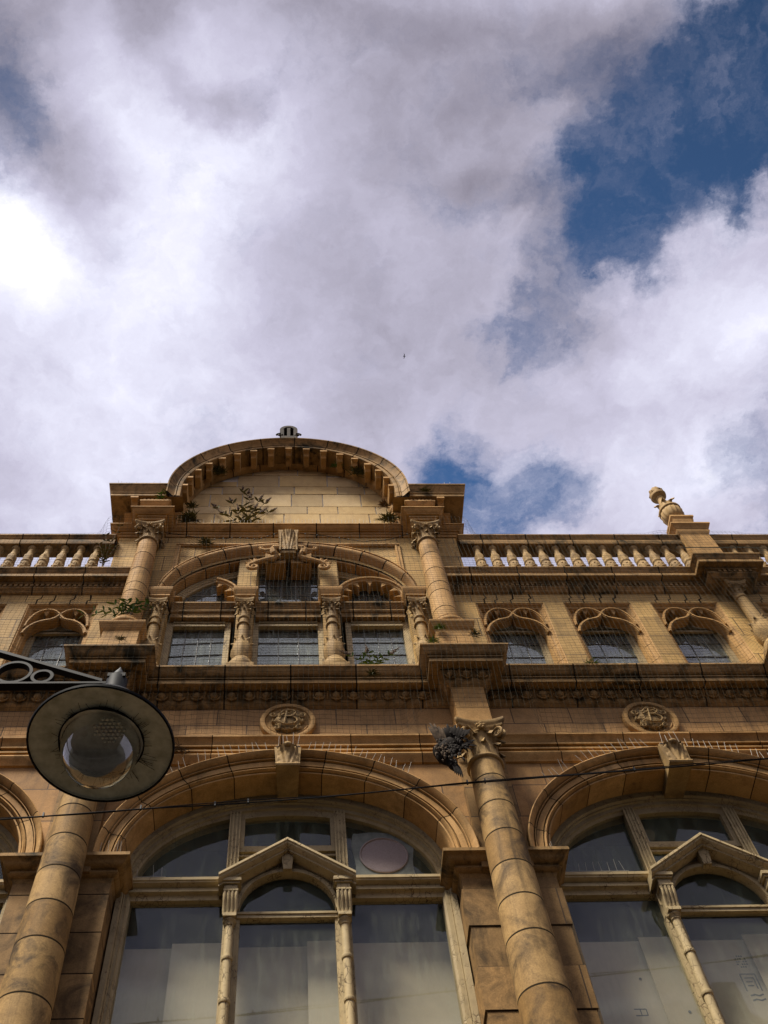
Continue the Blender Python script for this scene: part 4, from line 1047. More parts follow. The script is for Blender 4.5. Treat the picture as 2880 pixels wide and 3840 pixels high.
b.build('tympanum', [M['pale_mortar'], M['tymp'], M['tymp_b'], M['tymp_c']], B, recalc=False)
# inner mould, corona, modillions
b = MB(); arch_band(b, TI(1.965), TI(2.095), [(0, .05), (0, -.05), (.1, -.08), (.3, -.13), (.5, -.14), (.6, -.11), (.7, -.10), (.8, -.13), (1.0, -.13), (1.0, .0)], .62, .1)
b.build('inner_mould', [M['terra'], M['mortar']], B)
cz = 19.68
CI = Arch(0, cz, 2.05, 2.05, 2.0, zb=19.32); CO = Arch(0, cz, 2.31, 2.31, 2.0, zb=19.32)
CV = [(-.0, .10), (.0, -.10), (.015, -.42), (.03, -.47), (.10, -.475), (.27, -.475), (.29, -.455), (.32, -.455), (.34, -.485), (.42, -.485), (.45, -.47), (.58, -.485), (.75, -.53), (.86, -.56), (.88, -.545), (.91, -.575), (1.0, -.58), (1.02, -.4), (1.02, .5)]
b = MB(); arch_band(b, CI, CO, CV, .66, .10, u0=.0, u1=1)
# straight ends of the corona
z0 = 19.32; PC = [(-.05, z0), (.40, z0), (.42, z0+.01), (.42, z0+.075), (.405, z0+.085), (.405, z0+.105), (.43, z0+.115), (.43, z0+.15), (.45, z0+.18), (.48, z0+.25), (.505, z0+.295), (.50, z0+.31), (.52, z0+.325), (.52, z0+.36), (-.02, z0+.40)]
PE = [(o*.58 if o > 0 else o, z) for o, z in PC]
def corona_end(s):
    yb = .50; xin, xout = 2.0, PX
    rings = []
    def ring(x, y, fx, fy): return [(s*(x+fx*o*.62), y-fy*o, z) for o, z in PC]
    rings = [ring(xin+.3, -.05, 0, 1), ring(xout, -.05, 1, 1), ring(xout, yb, 1, 0)]
    b.loft(rings)
    b.quad((s*2.1, .0, z0+.40), (s*(PX+.02), .0, z0+.40), (s*(PX+.02), yb, z0+.40), (s*2.1, yb, z0+.40))
    b.quad((s*2.0, -.05-.40, z0+.001), (s*(PX+.24), -.45, z0+.001), (s*(PX+.24), .5, z0+.001), (s*2.0, .5, z0+.001))
for s in (-1, 1): corona_end(s)
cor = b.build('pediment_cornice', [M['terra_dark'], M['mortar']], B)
b = MB()
b.loft([[(x, y, A_.z(x) if abs(x) < A_.a else A_.z0) for x in [-2.34+4.68*i/60 for i in range(61)]] for A_, y in ((Arch(0, cz, 2.33, 2.33), -.45), (Arch(0, cz, 2.33, 2.33), .5))]); b.build('cornice_flashing', M['roof'], cor, recalc=False)
def modillion():
    b = MB(); pr = [(-.10, .0), (-.465, .0), (-.465, -.055), (-.445, -.066), (-.39, -.07), (-.36, -.085), (-.335, -.125), (-.28, -.14), (-.23, -.125), (-.16, -.145), (-.10, -.165)]
    b.loft([[(sx*(.072 if i in (0, 1, 2, 3) else .055), y, z) for i, (y, z) in enumerate(pr)] for sx in (-1, 1)], closed=True, caps=True)
    return b
md = None
for k in range(-8, 9):
    t = k*R(10.55); x = 2.03*math.sin(t); z = cz+2.03*math.cos(t)+.012-abs(math.sin(t))*.02
    if md is None: md = modillion().build('modillion', M['terra'], B); o = md
    else: o = dup(md)
    o.location = (x, .0, z-.005)
for s in (-1, 1):
    for x in (2.90,): o = dup(md, (s*x, .0, z0-.003))
b = MB()
for s in (-1, 1):
    sp = spiral(0, 0, .09, 1.2, R(90), s, 18); b.tube([(s*2.46+x, -.40, 19.80+z) for x, z in sp], .035, 7); b.sphere((s*2.46, -.40, 19.79), .06, .09, .06, 8, 6)
b.build('corner_scroll', M['carved'], cor)
# niche finial on the crown
b = MB(); zc = 22.40
b.box(-.20, .20, -.42, -.08, 21.96, zc-.03)
b.box(-.17, .17, -.42, -.10, zc-.03, zc+.09)
for s in (-1, 1):
    b.box(s*.15-.045, s*.15+.045, -.40, -.12, zc+.085, zc+.50); sp = spiral(0, 0, .07, 1.2, R(0), 1, 16); b.tube([(s*.19+s*x, -.41, zc+.16+z) for x, z in sp], .025, 6)
b.box(-.035, .035, -.41, -.30, zc+.085, zc+.58); b.box(-.12, .12, -.16, -.1, zc+.085, zc+.6)
arcp = [(.155*math.cos(t), zc+.50+.20*math.sin(t)) for t in [math.pi*(1-i/16) for i in range(17)]]
b.strip_rect(arcp, .08, -.40, -.10)
for i in range(7): b.sphere((.15*math.cos(math.pi*i/6), -.25, zc+.53+.22*math.sin(math.pi*i/6)), .05, .09, .045, 7, 5)
b.build('crown_finial', M['backlit_stone'], B)

# ------------------------------------------------------------------ printed marks on the boards
def glyph(b, strokes, cx, cz, h, y, rot=-90, r=.006):
    ca, sa = math.cos(R(rot)), math.sin(R(rot))
    for st in strokes:
        b.strip_rect([(cx+(x*ca-z*sa)*h, cz+(x*sa+z*ca)*h) for x, z in st], r*2, y-.0016, y-.0004)
GL = {'R': [[(-.3, -.5), (-.3, .5)], [(-.3, .5), (.3, .5)], [(.3, .5), (.3, 0)], [(.3, 0), (-.3, 0)], [(.3, 0), (.3, -.5)]],
      'A': [[(-.42, -.5), (0, .55)], [(0, .55), (.42, -.5)], [(-.42, -.5), (.42, -.5)]],
      'E': [[(-.3, -.5), (-.3, .5)], [(-.3, .5), (.3, .5)], [(-.3, 0), (.2, 0)]],
      'T': [[(0, -.5), (0, .5)], [(-.3, .5), (.3, .5)]],
      'H': [[(-.3, -.5), (-.3, .5)], [(.3, -.5), (.3, .5)], [(-.3, 0), (.3, 0)]]}
boards = [o for o in bpy.data.objects if o.name.startswith('plasterboard_sheet')]
bd = {round(o.bound_box[0][0], 2): o for o in boards}
def marks(host, items, y):
    b = MB()
    for g, x, z, h in items: glyph(b, GL[g], x, z, h, y)
    b.build('printed_letters', M['ink'], host)
h1 = min(boards, key=lambda o: abs(o.bound_box[0][0]-(PITCH-1.86))); h2 = min(boards, key=lambda o: abs(o.bound_box[0][0]-(PITCH-.60)))
marks(h1, [('R', PITCH-1.24, 9.00, .13), ('H', PITCH-1.23, 8.74, .10), ('A', PITCH-1.235, 8.52, .13)], .76)
marks(h2, [('R', PITCH-.45, 9.56, .12), ('T', PITCH-.44, 9.33, .10), ('A', PITCH-.45, 9.08, .13), ('H', PITCH-.43, 8.86, .11)], .76)
b = MB(); y = .76; x0 = PITCH+.10
for i in range(5):
    for q in range(5):
        if (i*7+q*3) % 4: b.box(x0-.06+q*.026, x0-.042+q*.026, y-.0016, y-.0004, 9.69-i*.036, 9.71-i*.036)
for a, c in (((-.085, 9.46), (.085, 9.46)), ((.085, 9.46), (.085, 9.24)), ((-.085, 9.24), (-.085, 9.46)), ((-.05, 9.41), (.05, 9.41)), ((.05, 9.41), (.05, 9.27)), ((-.05, 9.36), (.02, 9.36)), ((-.05, 9.31), (.02, 9.31))):
    b.strip_rect([(x0+a[0], a[1]), (x0+c[0], c[1])], .014, y-.0016, y-.0004)
for z in (9.18, 9.12): b.strip_rect([(x0-.07, z), (x0-.02, z+.015), (x0+.03, z), (x0+.08, z+.02)], .018, y-.0016, y-.0004)
b.build('printed_stamp', M['ink'], h2)

# ------------------------------------------------------------------ street lamp
LX, LY, LZ = -.96, -5.39, 5.90
L = empty('street_lamp', (-3.6, LY, .13), 'black street lamp with a wide round shade, clear bowl and ringed scroll arm', 'street lamp')
def lp(b, name, m, parent=None, **k): 
    o = b.build(name, m, None, **k); o.parent = parent or L
    if parent is None: o.location = (3.6, -LY, -.13)
    return o
b = MB(); b.lathe([(.372, -.012), (.380, -.008), (.382, .006), (.372, .014), (.34, .06), (.27, .16), (.20, .26), (.13, .33), (.075, .37), (.06, .42), (.06, .56), (.045, .58), (.001, .59)], (LX, LY, LZ), 64, caps=False); sh = lp(b, 'shade', M['iron'])
b = MB(); b.lathe([(.369, -.004), (.362, .004), (.32, .012), (.26, .022), (.225, .028), (.215, .022)], (LX, LY, LZ), 64, caps=False); lp(b, 'shade_underside', M['shade_in'], sh)
M['reflector'] = simple('milky_reflector', (.85, .82, .70), .6, var=.35, scale=14, var2=(.55, .51, .40))
b = MB(); b.lathe([(.2145, .023), (.212, .05), (.20, .10), (.15, .14), (.08, .16), (.002, .165)], (LX, LY, LZ), 64, caps=False); lp(b, 'reflector', M['reflector'], sh)
b = MB(); rr = []
b.tube([(LX+.219*math.cos(t), LY+.219*math.sin(t), LZ+.018) for t in [2*math.pi*i/64 for i in range(65)]], [.004+.010*max(0, noise.noise((math.cos(i*.098)*3, math.sin(i*.098)*3, .3)))+.009*(10 < i < 22) for i in range(65)], 6)
for i in range(70):
    t = random.uniform(0, 6.28); r0 = .222; q = random.uniform(.01, .06)*(1.6 if .3 < t < 2.4 else 1)
    a = (LX+r0*math.cos(t), LY+r0*math.sin(t), LZ+.016); c = (LX+(r0+q)*math.cos(t+random.uniform(-.1, .1)), LY+(r0+q)*math.sin(t+random.uniform(-.1, .1)), LZ+.012)
    b.tube([a, c], .0012, 3)
lp(b, 'cobweb_ring', M['iron'], sh)
m, t, bb, oo = newmat('clear_bowl_glass'); t.n.remove(bb)
fr = schlick(t); tr = t.new('ShaderNodeBsdfTransparent'); tr.inputs[0].default_value = (.97, .97, .95, 1); gl = t.new('ShaderNodeBsdfGlossy'); gl.inputs['Roughness'].default_value = .01
lw = t.new('ShaderNodeLayerWeight'); lw.inputs[0].default_value = .25
m1 = t.new('ShaderNodeMixShader'); t.l.new(t.math('MULTIPLY', fr, 3.0, clamp=True), m1.inputs[0]); t.l.new(tr.outputs[0], m1.inputs[1]); t.l.new(gl.outputs[0], m1.inputs[2]); t.l.new(m1.outputs[0], oo.inputs[0])
M['bowl'] = m
b = MB(); pr = [(.205*math.sin(R(a)), .02-.265*math.cos(R(a))**.92) for a in range(0, 91, 6)]; pr[0] = (.002, pr[0][1])
b.lathe(pr[::-1], (LX, LY, LZ), 64, caps=False); lp(b, 'glass_bowl', M['bowl'], sh)
M['led'] = simple('lamp_prisms', (.75, .72, .58), .3, 0, spec=.8)
b = MB()
for i in range(7):
    for j in range(7):
        if (i-3)**2+(j-3)**2 < 12: b.lathe([(.010, 0), (.009, -.006), (.004, -.010), (.0005, -.011)], (LX+.02+(i-3)*.024+(j % 2)*.012, LY+(j-3)*.024, LZ+.122), 8)
lp(b, 'lamp_prisms', M['led'], sh)
b = MB(); b.lathe([(.035, .56), (.038, .575), (.028, .585), (.034, .60), (.034, .615), (.024, .64), (.012, .67), (.001, .70)], (LX, LY, LZ), 20); lp(b, 'finial', M['zinc'])
b = MB(); b.box(LX-.05, LX+.05, LY-.05, LY-.04, LZ+.545, LZ+.575); b.box(LX-.05, LX-.04, LY-.039, LY+.05, LZ+.545, LZ+.575); b.box(LX+.04, LX+.05, LY-.039, LY+.05, LZ+.545, LZ+.575); lp(b, 'clamp', M['iron'])
b = MB(); xa, xb = LX-.02, -3.58
b.loft([[(x, LY-.025, z), (x, LY+.025, z), (x, LY+.025, z+.016), (x, LY-.025, z+.016)] for x, z in ((xb, 6.41), (xa, 6.41))], closed=True, caps=True)
lp(b, 'lower_arm_bar', M['iron'])
b = MB(); b.loft([[(x, LY-.022, z), (x, LY+.022, z), (x, LY+.022, z+.024), (x, LY-.022, z+.024)] for x, z in ((xb, 7.60), (xa-.06, 6.432))], closed=True, caps=True); lp(b, 'upper_arm_bar', M['iron'])
for cx_, r_ in ((-1.385, .055), (-1.555, .098), (-1.80, .13), (-2.12, .175), (-2.56, .24), (-3.13, .32)):
    b = MB(); b.strip_rect([(cx_+r_*math.cos(t), 6.432+r_+r_*math.sin(t)) for t in [2*math.pi*i/40 for i in range(41)]], .018, LY-.02, LY+.02); lp(b, 'scroll_ring', M['iron'])
b = MB(); b.lathe([(.17, 0), (.17, .05), (.13, .08), (.12, .9), (.10, 1.0), (.075, 1.05), (.065, 4.0), (.06, 7.55), (.07, 7.58), (.07, 7.66), (.03, 7.74), (.002, 7.80)], (-3.6, LY, .13), 24); lp(b, 'pole', M['iron'])

# ------------------------------------------------------------------ overhead cable
pts = [(-16, 8.75), (-9, 9.33), (-6, 9.60), (-3.0, 9.90), (-1.46, 10.045), (-.6, 10.10), (.46, 10.20), (1.82, 10.375), (4.28, 10.62), (5.5, 10.76), (8, 11.05), (12, 11.55), (18, 12.4)]
fine = []
for (x0, z0), (x1, z1) in zip(pts[:-1], pts[1:]):
    n = max(2, int((x1-x0)/.12))
    for i in range(n): q = i/n; fine.append((x0+(x1-x0)*q, z0+(z1-z0)*q))
cab = empty('overhead_cable', (-16, -1.2, 8.75), 'pair of thin black cables twisted together across the arched windows', 'cable')
b = MB(); b.tube([(x+16, 0, z-8.75) for x, z in fine], .0085, 6); b.build('cable', M['rubber'], cab)
b = MB(); b.tube([(x+16, .014*math.sin(x*2.2), z-8.75+.016+.014*math.cos(x*1.7)) for x, z in fine if x < 9], .0055, 5); b.build('cable', M['rubber'], cab)
b = MB()
for x, z in ((-2.55, 9.955), (-1.55, 10.05), (-.77, 10.09), (-.42, 10.13), (1.98, 10.40), (2.18, 10.42), (3.9, 10.59)):
    b.box(x+16-.008, x+16+.008, -.014, .014, z-8.75-.02, z-8.75+.035)
b.build('cable_tie', M['rubber'], cab)

# ------------------------------------------------------------------ pigeon netting over the upper storey
def lerp_tab(tab, v):
    if v <= tab[0][0]: return tab[0][1]
    for (a, p), (c, q) in zip(tab[:-1], tab[1:]):
        if v <= c: return p+(q-p)*(v-a)/(c-a)
    return tab[-1][1]
NB = [(12.56, -.16), (13.60, -.43), (13.86, -.45), (14.3, -.40), (16.5, -.30), (16.97, -.31), (17.3, -.28), (18.36, -.19)]
NA = [(12.56, .44), (13.3, .38), (13.86, .37), (14.9, .20), (16.0, .13), (17.5, .13), (18.15, .36), (18.4, .36)]
NF = [(12.56, .44), (13.3, .38), (13.86, .37), (14.6, .10), (16.3, .10), (16.6, .30), (17.0, .30), (17.5, .05), (18.4, .05)]
def bump(d): 
    q = (abs(d)-.66)/.30
    return 1 if q <= 0 else (0 if q >= 1 else 1-q*q*(3-2*q))
def net_y(x, z):
    y = lerp_tab(NB, z)-bump(abs(x)-2.50)*lerp_tab(NA, z)-bump(abs(x)-UCX)*lerp_tab(NF, z)
    return y-.012+.02*noise.noise((x*1.3, z*1.3, 2.0))
CELL = .076; nx = int((9.2+5.4)/CELL); nz = int((18.30-12.58)/CELL)
def net_pt(i, j):
    x = -5.4+i*CELL; z = 12.58+j*CELL
    nxv = noise.noise((x*.9, z*.9, 5.0)); x2 = x+.045*nxv+.012*noise.noise((x*6, z*6, 1)); z2 = z-.03*abs(math.sin(x*2.1+.4*z))+.012*noise.noise((x*6, z*6, 9))+.04*noise.noise((x*.7, z*.8, 7.0))
    return (x2, net_y(x2, z2), z2)
grid = [[net_pt(i, j) for j in range(nz+1)] for i in range(nx+1)]
b = MB(); rr = .0015
for i in range(nx+1):
    b.loft([[(p[0]-rr, p[1]+rr*.6, p[2]), (p[0]+rr, p[1]+rr*.6, p[2]), (p[0], p[1]-rr, p[2])] for p in grid[i]], closed=True)
for j in range(nz+1):
    b.loft([[(p[0], p[1]+rr*.6, p[2]-rr), (p[0], p[1]+rr*.6, p[2]+rr), (p[0], p[1]-rr, p[2])] for p in [grid[i][j] for i in range(nx+1)]], closed=True)
tag(b.build('bird_net', M['net'], None, recalc=False), 'dark square mesh pigeon net hung over the upper storey and cornices', 'net')

# ------------------------------------------------------------------ bird spikes
def spikes(label, pts, n, ln, jit=.03, lean=(0, 0)):
    """pts: polyline in space the strip is glued along"""
    P = [Vector(p) for p in pts]; D = [0]
    for a, c in zip(P[:-1], P[1:]): D.append(D[-1]+(c-a).length)
    def at(u):
        d = u*D[-1]
        for i in range(len(P)-1):
            if d <= D[i+1]+1e-9: return P[i]+(P[i+1]-P[i])*((d-D[i])/max(1e-9, D[i+1]-D[i]))
        return P[-1]
    o = P[0].copy(); b = MB(); b.tube([p-o for p in P], .009, 5)
    for i in range(n):
        p = at((i+.5)/n)-o; dx = random.uniform(-jit, jit)+lean[0]; dy = random.uniform(-jit, jit)+lean[1]
        if random.random() < .06: continue
        L_ = ln*random.uniform(.82, 1.08); b.tube([p, p+Vector((dx, dy, L_))], .0026, 4)
    g = b.build('bird_spikes', M['spike'], None); g.location = o
    return tag(g, label, 'bird spikes', 'strips of bird spikes')
def along(c, x0, x1, y, dz=.012, n=14):
    A = outer_arch(c); return [(x, y, A.z(x)+dz) for x in [c+x0+(x1-x0)*i/n for i in range(n+1)]]
spikes('spike strip on the left shoulder of the middle arch, beside the lamp shade', along(0, -1.62, -.22, -.14), 17, .21, .03, (-.05, 0))
spikes('spike strip on the right shoulder of the middle arch, towards the dead bird', along(0, .22, 1.55, -.14), 17, .20, .03, (.05, 0))
spikes('spike strip on the left shoulder of the right hand arch', along(PITCH, -1.75, -.22, -.14), 19, .21, .03, (-.05, 0))
spikes('spike strip on the right shoulder of the right hand arch', along(PITCH, .22, 1.5, -.14), 17, .20, .03, (.03, 0))
spikes('five spikes on the leaf keystone below the middle medallion', [(-.15, -.24, 12.23), (.16, -.24, 12.23)], 5, .24)
spikes('few spikes on the leaf keystone below the right hand medallion', [(PITCH-.15, -.24, 12.23), (PITCH+.16, -.24, 12.23)], 4, .22)
spikes('long spike row along the ledge under the stone tympanum', [(-1.95, -.15, 18.75), (1.98, -.15, 18.75)], 58, .22, .012)
spikes('spikes standing on the left end of the pediment cornice', [(-3.32, -.48, 19.73), (-2.75, -.46, 19.73)], 8, .22, .02)
spikes('three spikes beside the left scroll at the foot of the pediment arch', [(-2.64, -.5, 19.73), (-2.44, -.5, 19.73)], 3, .20, .02)
spikes('pair of spikes on the right end of the pediment cornice', [(3.0, -.48, 19.73), (3.22, -.48, 19.73)], 2, .24, .02)
PA = Arch(0, 19.68, 2.34, 2.34)
spikes('spike strip left of the crown finial on the rounded pediment', [(x, -.42, PA.z(x)+.01) for x in [-1.05+.65*i/8 for i in range(9)]], 8, .22, .03, (-.04, 0))
spikes('spike strip just right of the crown finial on the rounded pediment', [(x, -.42, PA.z(x)+.01) for x in [.66+.24*i/4 for i in range(5)]], 4, .22, .02, (.03, 0))
spikes('spike strip on the falling right side of the rounded pediment', [(x, -.42, PA.z(x)+.01) for x in [1.20+.27*i/4 for i in range(5)]], 4, .22, .02, (.08, 0))
spikes('three long spikes at the left end of the middle window transom', [(-1.80, .30, 10.55), (-1.42, .30, 10.55)], 4, .17, .02)
spikes('white spikes at the left end of the right hand window transom', [(PITCH-1.80, .30, 10.55), (PITCH-.98, .30, 10.55)], 9, .18, .03)
spikes('spikes on the impost at the foot of the middle arch, left side', [(-2.22, -.12, 10.48), (-1.88, -.12, 10.48)], 7, .20, .03)
spikes('spikes on the impost at the foot of the right hand arch', [(3.06, -.12, 10.48), (3.19, .1, 10.48)], 4, .19, .03)
spikes('short spikes along the left column block under the pediment cornice', [(-2.76, -.44, 18.75), (-2.22, -.44, 18.75)], 8, .15, .012)
spikes('short spikes along the right column block under the pediment cornice', [(2.22, -.44, 18.75), (2.76, -.44, 18.75)], 8, .15, .012)

# ------------------------------------------------------------------ weeds
def leaf(b, p, d, ln, wd, up=(0, 0, 1), droop=.3):
    p, d = Vector(p), Vector(d).normalized(); s = d.cross(Vector(up)); s = s.normalized() if s.length > .01 else Vector((1, 0, 0)); rows = []
    n = d.cross(s)
    for i in range(5):
        t = i/4; w_ = wd*math.sin(math.pi*min(.97, t*.9+.08)); c = p+d*ln*t-Vector((0, 0, droop*ln*t*t))
        rows.append([c-s*w_/2+n*w_*.15, c, c+s*w_/2+n*w_*.15])
    b.loft(rows)
def bush(name, label, cat, base, stems, lsize, lmat, flower=True, leaf_from=.3, per=9, group=None):
    """stems: end offsets of each stem from the base"""
    e = empty(name, base, label, cat, group); bs, bl = MB(), MB(); fl = []
    for (ex, ey, ez, r) in stems:
        c1 = Vector((ex*.25+random.uniform(-.03, .03), ey*.2, ez*.5)); end = Vector((ex, ey, ez)); path = []
        for i in range(11):
            t = i/10; path.append(c1*(2*t*(1-t))+end*(t*t)+Vector((0, 0, 0))*(1-t)**2)
        bs.tube(path, [r*(1-.7*i/10) for i in range(11)], 5)
        for k in range(per):
            t = leaf_from+(.92-leaf_from)*k/max(1, per-1); i = min(9, int(t*10)); p = path[i]+(path[i+1]-path[i])*(t*10-i); ax = (path[i+1]-path[i]).normalized()
            for s in (-1, 1):
                side = ax.cross(Vector((0, 1, 0)))*s+ax*random.uniform(.2, .9)+Vector((random.uniform(-.3, .3), -random.uniform(.1, .7), random.uniform(-.3, .3)))
                leaf(bl, p, side, lsize*random.uniform(.55, 1.15), lsize*.24*random.uniform(.8, 1.2), droop=random.uniform(0, .5))
        if flower and r > .004 and ez > .25: fl.append((path[-1], (path[-1]-path[-3]).normalized()))
    bs.build('stem', M['stem'], e); bl.build('foliage', M[lmat], e, recalc=False)
    for p, d in fl:
        b = MB(); L_ = random.uniform(.14, .26)
        for k in range(26):
            t = k/25; q = .030*(1-t*.75)*random.uniform(.7, 1.2); a = k*2.4; s1 = d.cross(Vector((0, 1, 0))).normalized(); s2 = d.cross(s1)
            b.sphere(tuple(p+d*L_*t+(s1*math.cos(a)+s2*math.sin(a))*q*.7), q*.62, q*.62, q*.75, 5, 4)
        b.build('flower_spike', M['flower'], e)
    return e
random.seed(11)
bush('buddleia', 'straggly buddleia with withered flower spikes rooted in front of the tympanum', 'plant', (-.86, -.02, 18.74),
     [(-.06, -.04, 1.75, .011), (.06, -.03, 1.60, .010), (.10, -.05, 1.35, .010), (.30, -.04, 1.30, .012), (.44, -.05, 1.18, .012), (.54, -.06, .74, .009), (-.26, -.05, 1.18, .012), (-.56, -.05, .95, .010), (-.40, -.06, .62, .009), (.22, -.07, .85, .009), (-.10, -.06, .80, .009), (.34, -.08, .62, .008)], .18, 'leaf', True, .25, 3)
bush('sill_buddleia', 'small green buddleia sprig growing on the cornice in front of the right leaded window', 'plant', (1.22, -.30, 13.86), [(-.05, -.02, .42, .007), (-.32, -.04, .30, .006), (.28, -.03, .34, .006), (.10, -.05, .22, .005), (-.14, -.05, .2, .005)], .13, 'leaf2', True, .2, 4)
bush('wall_shrub', 'leafy green shoot sprouting at the base of the left pavilion column', 'plant', (-2.42, -.40, 15.18), [(-.10, -.08, .34, .007), (.12, -.08, .30, .007), (-.28, -.08, .22, .007), (-.62, -.06, .10, .006), (.30, -.06, .24, .006), (-.78, -.04, -.02, .005)], .17, 'leaf2', False, .25, 5)
bush('balustrade_shrub', 'shaggy shrub at the right end of the left balustrade', 'plant', (-3.18, -.16, 17.05), [(.02, -.04, 1.0, .008), (-.12, -.05, 1.25, .007), (.15, -.06, .75, .008), (-.05, -.08, .6, .007), (.10, .0, 1.75, .005), (-.2, -.05, .9, .006)], .12, 'leaf', False, .3, 5)
bush('cornice_sprig', 'bright green sprig on the left column block under the pediment cornice', 'plant', (-2.42, -.44, 19.18), [(-.05, -.05, .42, .005), (.08, -.06, .34, .005), (-.02, -.06, .22, .004)], .10, 'leaf2', False, .2, 5)
def tuft(label, c, r, n, mat='grass', ln=.16, name='weed_tuft', cat='weed'):
    b = MB()
    for i in range(n):
        u = random.uniform(0, 6.28); v = random.uniform(-.7, 1.0); d = Vector((math.cos(u)*math.cos(v), -abs(math.sin(u)*math.cos(v))*.8, math.sin(v)))
        p = Vector((random.gauss(0, r*.35), random.gauss(0, r*.2), random.gauss(0, r*.3))); leaf(b, p, d, ln*random.uniform(.5, 1.2), ln*.09, droop=random.uniform(.1, .7))
    o = b.build(name, M[mat], None, recalc=False); o.location = c
    return tag(o, label, cat, 'weed tufts growing on the stonework')
tuft('grassy tuft at the left foot of the tympanum, by the buddleia', (-1.86, -.14, 18.98), .16, 130, ln=.22)
tuft('grassy tuft at the right foot of the tympanum', (1.90, -.14, 18.98), .15, 120, ln=.20)
tuft('dry brown tuft on the inner moulding above the right foot of the tympanum', (1.86, -.12, 19.62), .09, 60, 'flower', .16)
tuft('green tuft on the inner moulding above the left foot of the tympanum', (-1.86, -.12, 19.55), .08, 60, 'grass', .16)
tuft('dark moss clump between two brackets on the left curve of the pediment', (-1.42, -.22, 20.98), .13, 150, ln=.16)
tuft('bright weed between two brackets on the right curve of the pediment', (1.00, -.22, 21.34), .07, 60, 'leaf2', .14)
tuft('dry grass between two brackets low on the right curve of the pediment', (1.42, -.22, 20.98), .12, 90, ln=.20)
tuft('dark fern hanging from the label mould left of the window arch', (-1.50, -.08, 18.15), .07, 70, ln=.16)
tuft('small dark weed on the left column pedestal', (-2.45, -.46, 14.42), .06, 60, ln=.10)
tuft('little fern on the front of the right column pedestal', (2.28, -.46, 14.70), .06, 50, 'leaf2', .11)
tuft('dark tuft at the right corner of the right column pedestal', (2.80, -.40, 14.60), .06, 50, ln=.12)
tuft('green weed at the left corner of the right column pedestal', (2.14, -.40, 14.42), .07, 50, 'leaf2', .12)
tuft('weed hanging in the net below the cornice, under the right leaded window', (1.18, -.43, 13.55), .06, 60, ln=.13)
tuft('dark weed on the right end of the pediment cornice', (2.62, -.52, 19.45), .05, 50, ln=.13)
tuft('thin weed at the foot of the pier between two upper windows', (4.40, -.35, 13.90), .05, 30, 'leaf2', .14)
b = MB()
for i in range(60):
    p = Vector((random.uniform(-.17, .17), random.uniform(-.05, .03), random.gauss(.02, .025))); d = Vector((random.uniform(-1, 1), random.uniform(-.4, .4), random.uniform(-.3, .4))).normalized()*random.uniform(.05, .14); b.tube([p, p+d*.5+Vector((0, 0, .01)), p+d], .004, 4)
o = b.build('twig_bundle', M['stem'], None); o.location = (-1.46, -.11, 12.30); tag(o, 'dry bundle of nest twigs on the string course right of the lamp', 'twigs')

# barbed chain strung from capital to keystone
def chain(label, pts):
    b = MB(); P = [Vector(p) for p in pts]; o = P[0].copy(); path = []
    for a, c in zip(P[:-1], P[1:]):
        for i in range(6): path.append(a+(c-a)*(i/6)-o)
    path.append(P[-1]-o); b.tube([(p.x, p.y, p.z+.008*math.sin(i*1.9)) for i, p in enumerate(path)], .006, 4)
    for i, p in enumerate(path):
        if i % 2: b.sphere((p.x, p.y, p.z), .014, .014, .018, 5, 4)
    g = b.build('barbed_wire', M['iron'], None); g.location = o; return tag(g, label, 'wire', 'barbed wire strung under the pediment')
chain('barbed wire sagging from the left capital to the upper keystone', [(-2.25, -.15, 18.42), (-1.75, -.10, 18.36), (-1.42, -.09, 18.26), (-.95, -.09, 18.34), (-.55, -.09, 18.27), (-.2, -.16, 18.37)])
chain('barbed wire sagging from the upper keystone to the right capital', [(.2, -.16, 18.38), (.85, -.09, 18.36), (1.35, -.09, 18.18), (1.85, -.09, 18.26), (2.25, -.15, 18.40)])

# ------------------------------------------------------------------ dead bird caught beside the capital
D = empty('dead_bird', (2.05, -.46, 11.86), 'dead dark pigeon hanging tangled with spread feathers beside the column capital', 'dead bird'); D.scale = (.88, .85, 1.0)
b = MB()
sp_ = [((.18, .02, .16), .07), ((.08, .0, .10), .12), ((-.04, -.02, .02), .145), ((-.14, -.04, -.08), .13), ((-.12, -.05, -.20), .10), ((-.05, -.06, -.30), .062), ((-.01, -.06, -.37), .068), ((.01, -.07, -.43), .045), ((.02, -.07, -.50), .012)]
P = [Vector(p) for p, r in sp_]; path, rad = [], []
for i in range(len(P)-1):
    for k in range(4): t = k/4; path.append(P[i]+(P[i+1]-P[i])*t); rad.append(sp_[i][1]+(sp_[i+1][1]-sp_[i][1])*t)
path.append(P[-1]); rad.append(.008); b.tube(path, [r*(1+.16*noise.noise((i*.9, 3, 1))) for i, r in enumerate(rad)], 12)
b.build('body', M['feather'], D)
def feather(b, p, d, ln, wd, tilt=0):
    p, d = Vector(p), Vector(d).normalized(); s = d.cross(Vector((tilt, -1, .2))).normalized(); rows = []
    for i in range(7):
        t = i/6; w_ = wd*(.45+.55*math.sin(math.pi*min(1, t*1.05)))*(1 if t < .85 else .6); c = p+d*ln*t+Vector((0, -.03*math.sin(t*3), 0)); rows.append([c-s*w_*.5, c+Vector((0, -.006, 0)), c+s*w_*.5])
    b.loft(rows)
b = MB()
for k in range(9): feather(b, (-.16+k*.018, -.05, .08-.006*k), (-.38+k*.11, -.12, 1.0), .36-.018*abs(k-1)+random.uniform(-.03, .03), .062)
b.build('wing', M['feather_p'], D, recalc=False)
b = MB()
for k in range(8): feather(b, (-.02+k*.02, -.09, .10), (-.10+k*.11, -.12, .9-.05*k), .25+random.uniform(-.03, .03), .065)
